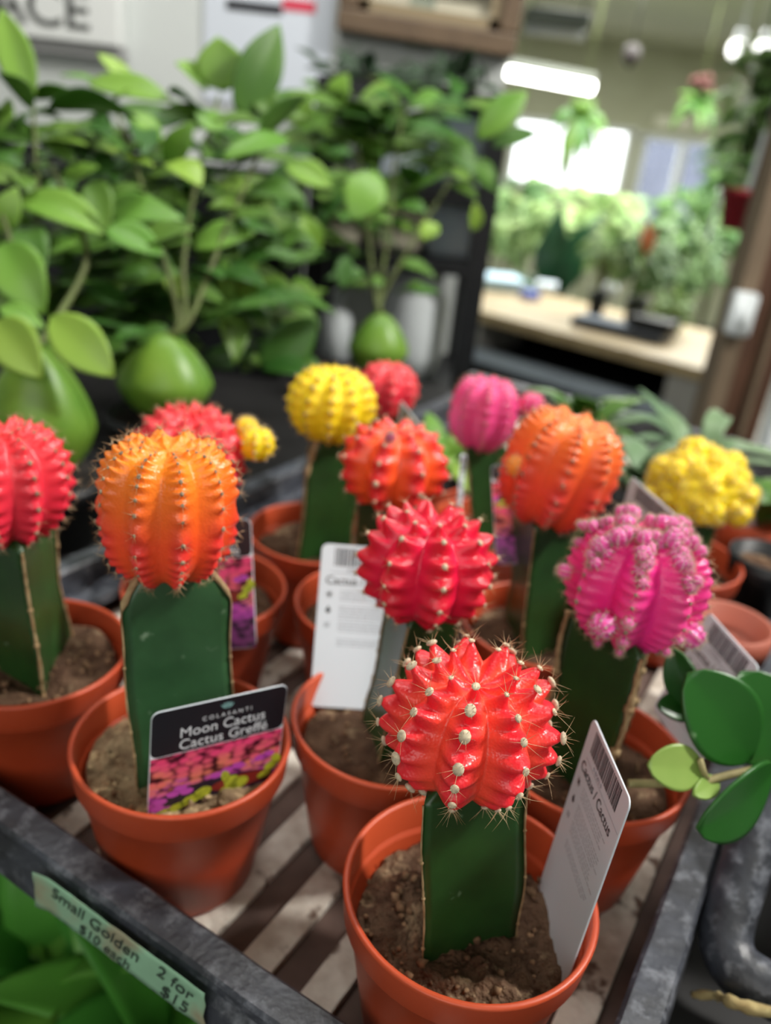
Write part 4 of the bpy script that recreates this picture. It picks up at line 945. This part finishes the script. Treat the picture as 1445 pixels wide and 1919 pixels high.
# hanging plant with red pot
HYP = 1.5
c = aty(1386, 395, HYP)
t = thing('hanging_plant', 'hanging plant in a red pot by the top of the brown post', 'hanging plant', (c.x, HYP, c.z - .03))
bm = bmesh.new(); lathe(bm, [(0, 0), (.024, 0), (.033, .055), (.036, .055), (.036, .064), (.032, .064), (.029, .052), (0, .052)], 32); obj('pot', bm, mat('dark_red_pot', lin(150, 24, 40), .4), t)
bm = bmesh.new(); rn = random.Random(4)
for i in range(60):
    a = rn.uniform(0, 6.28); b = V((rn.uniform(-.03, .03), rn.uniform(-.03, .03), .055 + rn.uniform(0, .20))); leaf(bm, b, b + V((math.cos(a) * .06, math.sin(a) * .06, rn.uniform(-.03, .06))), .026, (0, -.5, .8), .15, .2, 7, 2, .5, .9, .2)
solid(obj('foliage', bm, mat('dark_hanging_leaf', lin(58, 92, 44), .5, lin(90, 120, 60), 20, trans=.2), t), .0006)
bm = bmesh.new()
for k in range(3): a = k * 2.1; tube(bm, [(.033 * math.cos(a), .033 * math.sin(a), .06), (0, 0, .40), (0, 0, CAMZ + .92 - (c.z - .03))], .0012, 6)
obj('hanger', bm, M_gstem, t)
for (px0, py0, px1, py1, y, lb) in ((1436, 245, 1402, 355, 1.35, 'white hanging tag near the top of brown post'), (1350, 360, 1325, 450, 1.7, 'white hanging tag left of the red pot')):
    a, b = aty(px0, py0, y), aty(px1, py1, y); t = thing('hanging_tag', lb, 'tag', (a + b) / 2, 0, 'white tags hanging by the post'); L = (a - b).length
    M = (a - b).normalized().to_track_quat('Z', 'Y').to_matrix().to_4x4(); bm = bmesh.new(); box(bm, (0, 0, 0), (.018, .002, L), M); obj('card', bm, M_pw, t, smooth=False)
    bm = bmesh.new(); tube(bm, [(a - b) / 2, (a - b) / 2 + V((0, 0, CAMZ + .92 - a.z))], .0008, 6); obj('string', bm, M_pw, t)

# ------------------------------------------------------------------ desk in the back room
DY0, DY1 = 2.55, 3.35
dl, dr = aty(905, 590, DY0), aty(1318, 688, DY0); ztp = (dl.z + dr.z) / 2 + .01
M_dtop = mat('pale_wood_top', lin(172, 152, 114), .4, lin(150, 130, 96), 10, stretch=(1, 6, 1)); M_dgrey = mat('blue_grey_metal', lin(176, 188, 204), .5, lin(156, 166, 182), 8); M_dside = mat('grey_panel', lin(150, 148, 144), .6)
DA = math.radians(-29); DU = V((math.cos(DA), math.sin(DA), 0)); DV = V((-math.sin(DA), math.cos(DA), 0))
dr = aty(1312, 690, DY0); ztp = dr.z + .0; dl = atz(896, 582, ztp); DU = (V((dr.x, dr.y, 0)) - V((dl.x, dl.y, 0))); wd = DU.length + .40; DU.normalize(); DV = V((-DU.y, DU.x, 0)); DA = math.atan2(DU.y, DU.x); dd = .66
dc = V((dr.x, dr.y, 0)) + DU * (.02 - wd / 2) + DV * dd / 2
desk = thing('counter_desk', 'wooden-topped counter with an open dark shelf in the back room', 'desk', dc, DA)
bev(obj('desk_top', bx((0, 0, ztp - .02), (wd, dd, .04)), M_dtop, desk, smooth=False), .004)
zs2 = aty(1085, 722, (dr.y + dl.y) / 2).z
obj('lower_bar', bx((-.02, -dd / 2 + .03, zs2), (wd * .9, .04, .045)), M_dgrey, desk, smooth=False)
obj('shelf_board', bx((0, .02, zs2 - .01), (wd * .9, dd - .1, .02)), M_blackp, desk, smooth=False)
obj('side_panel', bx((wd / 2 - .07, 0, ztp / 2 - .02), (.10, dd - .04, ztp - .04)), M_dside, desk, smooth=False)
obj('side_panel', bx((-wd / 2 + .03, 0, ztp / 2 - .02), (.04, dd - .04, ztp - .04)), M_blackp, desk, smooth=False)
obj('back_panel', bx((0, dd / 2 - .04, ztp / 2 - .02), (wd - .1, .02, ztp - .04)), M_blackp, desk, smooth=False)
obj('inner_upright', bx((-wd * .22, -dd / 2 + .2, (ztp + zs2) / 2 - .02), (.05, .3, ztp - zs2 - .04)), M_dside, desk, smooth=False)
def sheet(name, label, cat, px, py, w, d, h, m, rz, g=None):
    c = atz(px, py, ztp); q = V((c.x, c.y, 0)) - V((dc.x, dc.y, 0)); o = obj(name, bx((0, 0, h / 2), (w, d, h)), m, smooth=False); o.location = (c.x, c.y, ztp + .0005); o.rotation_euler = (0, 0, rz); bev(o, min(.004, h * .3)); return tag(o, label, cat, g)
sheet('paper_stack', 'pale blue stack of papers at the left end of counter', 'papers', 935, 540, .17, .2, .05, mat('pale_blue_paper', lin(176, 206, 226), .6), .1)
sheet('packet', 'white and blue packet on the counter beside the papers', 'packet', 1022, 545, .09, .12, .035, mat('white_blue_packet', lin(212, 224, 234), .5), -.2)
sheet('blue_cloth', 'small royal blue box on counter front left', 'box', 992, 560, .06, .07, .03, mat('royal_blue', lin(70, 90, 190), .5), .4)
c = atz(1150, 625, ztp); t = thing('desk_device', 'long dark device lying on the right of the counter', 'device', (c.x + .03, c.y + .03, ztp + .0005), DA + .05)
bm = bmesh.new(); rrect(bm, -.17, -.07, .17, .07, .02, 0, .03); obj('device_body', bm, mat('dark_slate_plastic', lin(54, 62, 78), .4, lin(40, 46, 58), 20), t, smooth=False)
bm = bmesh.new(); box(bm, (.10, .02, .05), (.16, .09, .045)); bev(obj('raised_block', bm, M_blackp, t, smooth=False), .008)
bm = bmesh.new()
for i in range(10): box(bm, (-.14 + .02 * i, -.02, .032), (.014, .06, .005))
obj('keys', bm, M_dgrey, t, smooth=False)
c = atz(1140, 560, ztp); t = thing('glass_globe', 'small clear round bottle on the counter by the plants', 'bottle', (c.x, c.y, ztp + .0005)); bm = bmesh.new(); lathe(bm, [(0, 0), (.022, 0), (.036, .03), (.03, .06), (.012, .075), (.012, .095), (0, .095)], 24); obj('bottle_body', bm, M_pw, t)
bm = bmesh.new(); lathe(bm, [(0, .093), (.014, .093), (.014, .11), (0, .11)], 16); obj('cap', bm, M_dgrey, t)

# ------------------------------------------------------------------ plants on and behind the counter
M_big = mat('dark_big_leaf', lin(40, 92, 58), .4, lin(30, 74, 46), 6, trans=.2)
M_mid = mat('mid_green_foliage', lin(112, 150, 88), .55, lin(84, 128, 70), 6, trans=.3, island=.3)
M_light = mat('light_green_foliage', lin(168, 196, 132), .55, lin(140, 178, 104), 6, trans=.35, island=.3)
def bush(name, label, px, py, y, rx, rz, n, ll, m, seed, potm=None, zbase=None, g='foliage plants in the back room'):
    c = aty(px, py, y); q = V((c.x, c.y, 0)) - V((dc.x, dc.y, 0)); zb_ = ztp + .0005 if zbase is None else zbase; t = thing(name, label, 'plant', (c.x, y, zb_), 0, g); rn = random.Random(seed)
    ph = min(.16, max(.06, (c.z - zb_) * .4)); bm = bmesh.new(); r = min(.09, rx * .5); lathe(bm, [(0, 0), (r * .75, 0), (r, ph), (r * .92, ph), (r * .86, ph * .85), (0, ph * .85)], 24); obj('pot', bm, potm or M_blackp, t)
    cz = c.z - zb_; bm = bmesh.new()
    for i in range(n):
        a, b = rn.uniform(0, 6.28), rn.uniform(-1, 1); s = math.sqrt(1 - b * b); q = rn.uniform(.35, 1); p = V((rx * s * math.cos(a) * q, rx * .6 * s * math.sin(a) * q, max(ph - cz, rz * b * q) + cz))
        d = V((p.x / rx, p.y / rx, rn.uniform(-.6, .8))).normalized(); leaf(bm, p, p + d * ll * rn.uniform(.6, 1.2), ll * rn.uniform(.3, .5), (rn.uniform(-.4, .4), -.5, .8), .12, .15, 7, 2, .45, .9, .25)
    solid(obj('foliage', bm, m, t), .001)
    bm = bmesh.new()
    for i in range(7):
        a = i * .9; tube(bm, [(0, 0, ph * .8), (rx * .25 * math.cos(a), rx * .2 * math.sin(a), cz * .7), (rx * .6 * math.cos(a), rx * .4 * math.sin(a), cz + rz * .4 * math.sin(a * 2))], .004, 6)
    obj('stem', bm, M_gstem, t)
    return t
# large arrow leaf plant
c = aty(1058, 470, 3.95); t = thing('arrow_leaf_plant', 'plant with one large dark arrow-shaped leaf behind the counter', 'plant', (c.x, 3.95, 0))
bm = bmesh.new(); lathe(bm, [(0, 0), (.05, 0), (.065, .09), (.06, .09), (.055, .08), (0, .08)], 24); obj('pot', bm, M_blackp, t)
bm = bmesh.new(); zz = c.z
pts = [(.0, 0, -.22), (.06, 0, -.17), (.10, 0, -.09), (.11, 0, .0), (.14, 0, .09), (.155, 0, .17), (.14, 0, .18), (.09, 0, .13), (.04, 0, .09), (.0, 0, .06), (-.03, 0, .12), (-.05, 0, .2), (-.07, 0, .19), (-.10, 0, .10), (-.14, 0, .0), (-.13, 0, -.09), (-.07, 0, -.17)]
vs = [bm.verts.new(V((x, .03 * math.sin(x * 14) - .02, z + zz))) for x, y, z in pts]; cv_ = bm.verts.new((0, .03, zz))
for i in range(len(vs)): bm.faces.new((vs[i], vs[(i + 1) % len(vs)], cv_))
o = obj('leaf', bm, M_big, t); solid(o, .003)
bm = bmesh.new(); tube(bm, [(0, 0, .07), (.01, .03, zz * .6), (0, .035, zz)], .006, 8); obj('stem', bm, M_gstem, t)
bm = bmesh.new(); leaf(bm, (.0, 0, zz - .3), (-.20, -.05, zz - .12), .14, (0, -.6, .8)); leaf(bm, (0, 0, zz - .4), (.16, -.03, zz - .22), .13, (0, -.6, .8)); leaf(bm, (0, 0, zz - .4), (-.12, -.08, zz - .24), .13, (0, -.8, .6)); solid(obj('leaf', bm, M_big, t), .002)
bush('potted_foliage', 'bushy green plant behind the left end of the counter', 940, 440, 4.6, .16, .14, 90, .09, M_light, 31, zbase=0)
bush('potted_foliage', 'pale green plant behind the arrow-leaf plant', 1000, 425, 4.35, .14, .15, 100, .10, M_light, 32, zbase=0)
bush('potted_foliage', 'light plant above the clear round bottle', 1140, 470, 3.22, .07, .10, 60, .07, M_light, 33)
bush('potted_foliage', 'tall plant right of the clear round bottle, at the counter back', 1212, 490, 3.22, .09, .13, 90, .07, M_mid, 34)
bush('potted_foliage', 'dark bushy plant behind the right end of the counter', 1290, 480, 3.75, .15, .20, 130, .08, M_mid, 35, zbase=0)
bush('potted_foliage', 'small plant in a terracotta pot at the counter back right', 1268, 575, 3.06, .06, .05, 50, .05, M_light, 36)
bush('potted_foliage', 'large pale plant on the floor below the bright window', 1120, 420, 5.6, .27, .20, 130, .18, M_light, 37, zbase=0)
bush('potted_foliage', 'large plant on the floor below the grey window', 1300, 440, 5.9, .27, .28, 150, .18, M_mid, 38, zbase=0)
bush('potted_foliage', 'leafy plant on the floor seen just right of the rack', 950, 400, 5.0, .22, .20, 100, .16, M_mid, 39, zbase=0)
bush('potted_foliage', 'tall plant near the right end of the far wall', 1385, 330, 6.6, .22, .5, 120, .16, M_mid, 40, zbase=0)
# orange flower among them
c = aty(1212, 455, 3.05); t = thing('orange_flower', 'single orange flower spike among the counter plants', 'flower', (c.x, 3.05, ztp + .0005)); zz = c.z - ztp
bm = bmesh.new(); tube(bm, [(0, 0, 0), (.01, 0, zz * .5), (0, 0, zz)], .003, 6); obj('stem', bm, M_gstem, t)
bm = bmesh.new()
for i in range(7): leaf(bm, (0, 0, zz - .04 + .008 * i), (.03 * math.cos(i * 2.4), .03 * math.sin(i * 2.4), zz + .02 + .008 * i), .022, (0, -.6, .6))
solid(obj('petals', bm, mat('orange_petal', lin(214, 140, 96), .6), t), .001)
# big pale leaf hanging before the bright window
c = aty(1090, 210, 5.2); t = thing('hanging_plant', 'hanging plant with long leaves in front of the bright window', 'hanging plant', (c.x, 5.2, c.z)); bm = bmesh.new()
for i in range(9):
    a = i * 2.4; leaf(bm, (0, 0, 0), (.17 * math.cos(a), .1 * math.sin(a), -.06 - .24 * (i % 4) / 3), .07, (0, -.5, .8), .15, .2, 8, 2, .5, .9, .2)
solid(obj('foliage', bm, M_leafd, t), .002)
bm = bmesh.new(); lathe(bm, [(0, -.02), (.05, -.02), (.07, .06), (0, .06)], 24); obj('pot', bm, M_leafd, t)
bm = bmesh.new(); tube(bm, [(0, 0, .07), (0, 0, CAMZ + .92 - c.z)], .002, 6); obj('hanger', bm, M_gstem, t)
c = aty(1308, 190, 5.6); t = thing('hanging_plant', 'small hanging plant with red flowers before the far wall', 'hanging plant', (c.x, 5.6, c.z)); bm = bmesh.new()
for i in range(20): a = i * 2.4; leaf(bm, (0, 0, 0), (.13 * math.cos(a), .13 * math.sin(a), -.10 * (i % 3) + .03), .05, (0, -.5, .8), .15, .2, 7, 2)
solid(obj('foliage', bm, M_leafd, t), .002)
bm = bmesh.new()
for i in range(6): bmesh.ops.create_icosphere(bm, subdivisions=1, radius=.03, matrix=Matrix.Translation((.05 * math.cos(i), .05 * math.sin(i), .07 + .01 * i)))
obj('flowers', bm, mat('faded_red_flower', lin(76, 32, 28), .7), t)
bm = bmesh.new(); tube(bm, [(0, 0, 0), (0, 0, CAMZ + .92 - c.z)], .002, 6); obj('hanger', bm, M_gstem, t)
c = aty(1183, 105, 5.0); t = thing('hanging_ornament', 'small dark red ornament hanging from the ceiling', 'ornament', (c.x, 5.0, c.z)); bm = bmesh.new(); lathe(bm, [(0, -.06), (.035, -.03), (.05, .01), (.03, .05), (0, .06)], 16); obj('ornament_body', bm, mat('dark_red_ornament', lin(22, 10, 8), .6), t)
bm = bmesh.new(); tube(bm, [(0, 0, .05), (0, 0, CAMZ + .92 - c.z)], .003, 6); obj('string', bm, M_blackp, t)
c = aty(1420, 140, 2.6); t = thing('hanging_plant', 'bright yellow-green hanging plant at the top right', 'hanging plant', (c.x, 2.6, c.z)); bm = bmesh.new(); rn = random.Random(6)
for i in range(50): a = rn.uniform(0, 6.28); b = V((rn.uniform(-.06, .06), rn.uniform(-.06, .06), rn.uniform(-.22, .08))); leaf(bm, b, b + V((.08 * math.cos(a), .08 * math.sin(a), rn.uniform(-.06, .03))), .03, (0, -.5, .8), .1, .2, 6, 2)
solid(obj('foliage', bm, M_light, t), .001)
bm = bmesh.new(); tube(bm, [(0, 0, 0), (0, 0, CAMZ + .92 - c.z)], .004, 6); obj('hanger', bm, M_gstem, t)

# ------------------------------------------------------------------ ceiling fixtures
M_dgrey0 = mat('grey_housing', lin(120, 124, 116), .6)
M_tube = mat('lit_tube', (1, 1, 1, 1), .5, emit=(1, 1, .96, 1), es=9)
a, b = aty(950, 140, 5.6), aty(1112, 160, 5.6)
t = thing('fluorescent_light', 'lit white double tube light hanging in the back room', 'light', (a + b) / 2); hx = (b.x - a.x) / 2
for s in (-1, 1):
    bm = bmesh.new(); tube(bm, [(s * hx * .02, 0, 0), (s * hx, 0, 0)], .030, 16); obj('lamp_tube', bm, M_tube, t)
obj('housing', bx((0, 0, .06), (2 * hx, .05, .03)), M_dgrey0, t, smooth=False); t.rotation_euler = (0, .06, 0)
bm = bmesh.new()
for s in (-1, 1): tube(bm, [(s * hx * .8, 0, .07), (s * hx * .8, 0, CAMZ + .90 - t.location.z)], .002, 6)
obj('hanger', bm, M_gstem, t)
a, b = aty(985, 22, 3.2), aty(1100, 52, 3.2)
t = thing('ceiling_fixture', 'unlit grey metal tube fixture near the picture frame', 'light fixture', (a + b) / 2); hx = (b.x - a.x) / 2
bm = bmesh.new(); box(bm, (0, 0, 0), (2 * hx, .12, .05)); bev(obj('housing', bm, mat('grey_fixture_metal', lin(104, 114, 108), .5), t, smooth=False), .01)
bm = bmesh.new(); tube(bm, [(-hx * .95, 0, -.035), (hx * .95, 0, -.035)], .018, 12); obj('lamp_tube', bm, M_pw, t)
bm = bmesh.new()
for s in (-1, 1): tube(bm, [(s * hx * .8, 0, .02), (s * hx * .8, 0, CAMZ + .92 - t.location.z)], .004, 6)
obj('hanger', bm, M_gstem, t)
for px, lb in ((1382, 'small bright round lamp at upper right'), (1432, 'small bright round lamp at the top right edge')):
    c = aty(px, 93, 3.4); t = thing('round_lamp', lb, 'lamp', c, 0, 'small bright lamps at upper right')
    bm = bmesh.new(); bmesh.ops.create_uvsphere(bm, u_segments=20, v_segments=12, radius=.032); obj('bulb', bm, mat('bright_bulb', (1, 1, 1, 1), .5, emit=(1, 1, .97, 1), es=2.5), t)
    bm = bmesh.new(); lathe(bm, [(.016, .028), (.018, .06), (0, .062)], 16); tube(bm, [(0, 0, .05), (0, 0, CAMZ + .92 - c.z)], .003, 6); obj('socket', bm, M_pw, t)
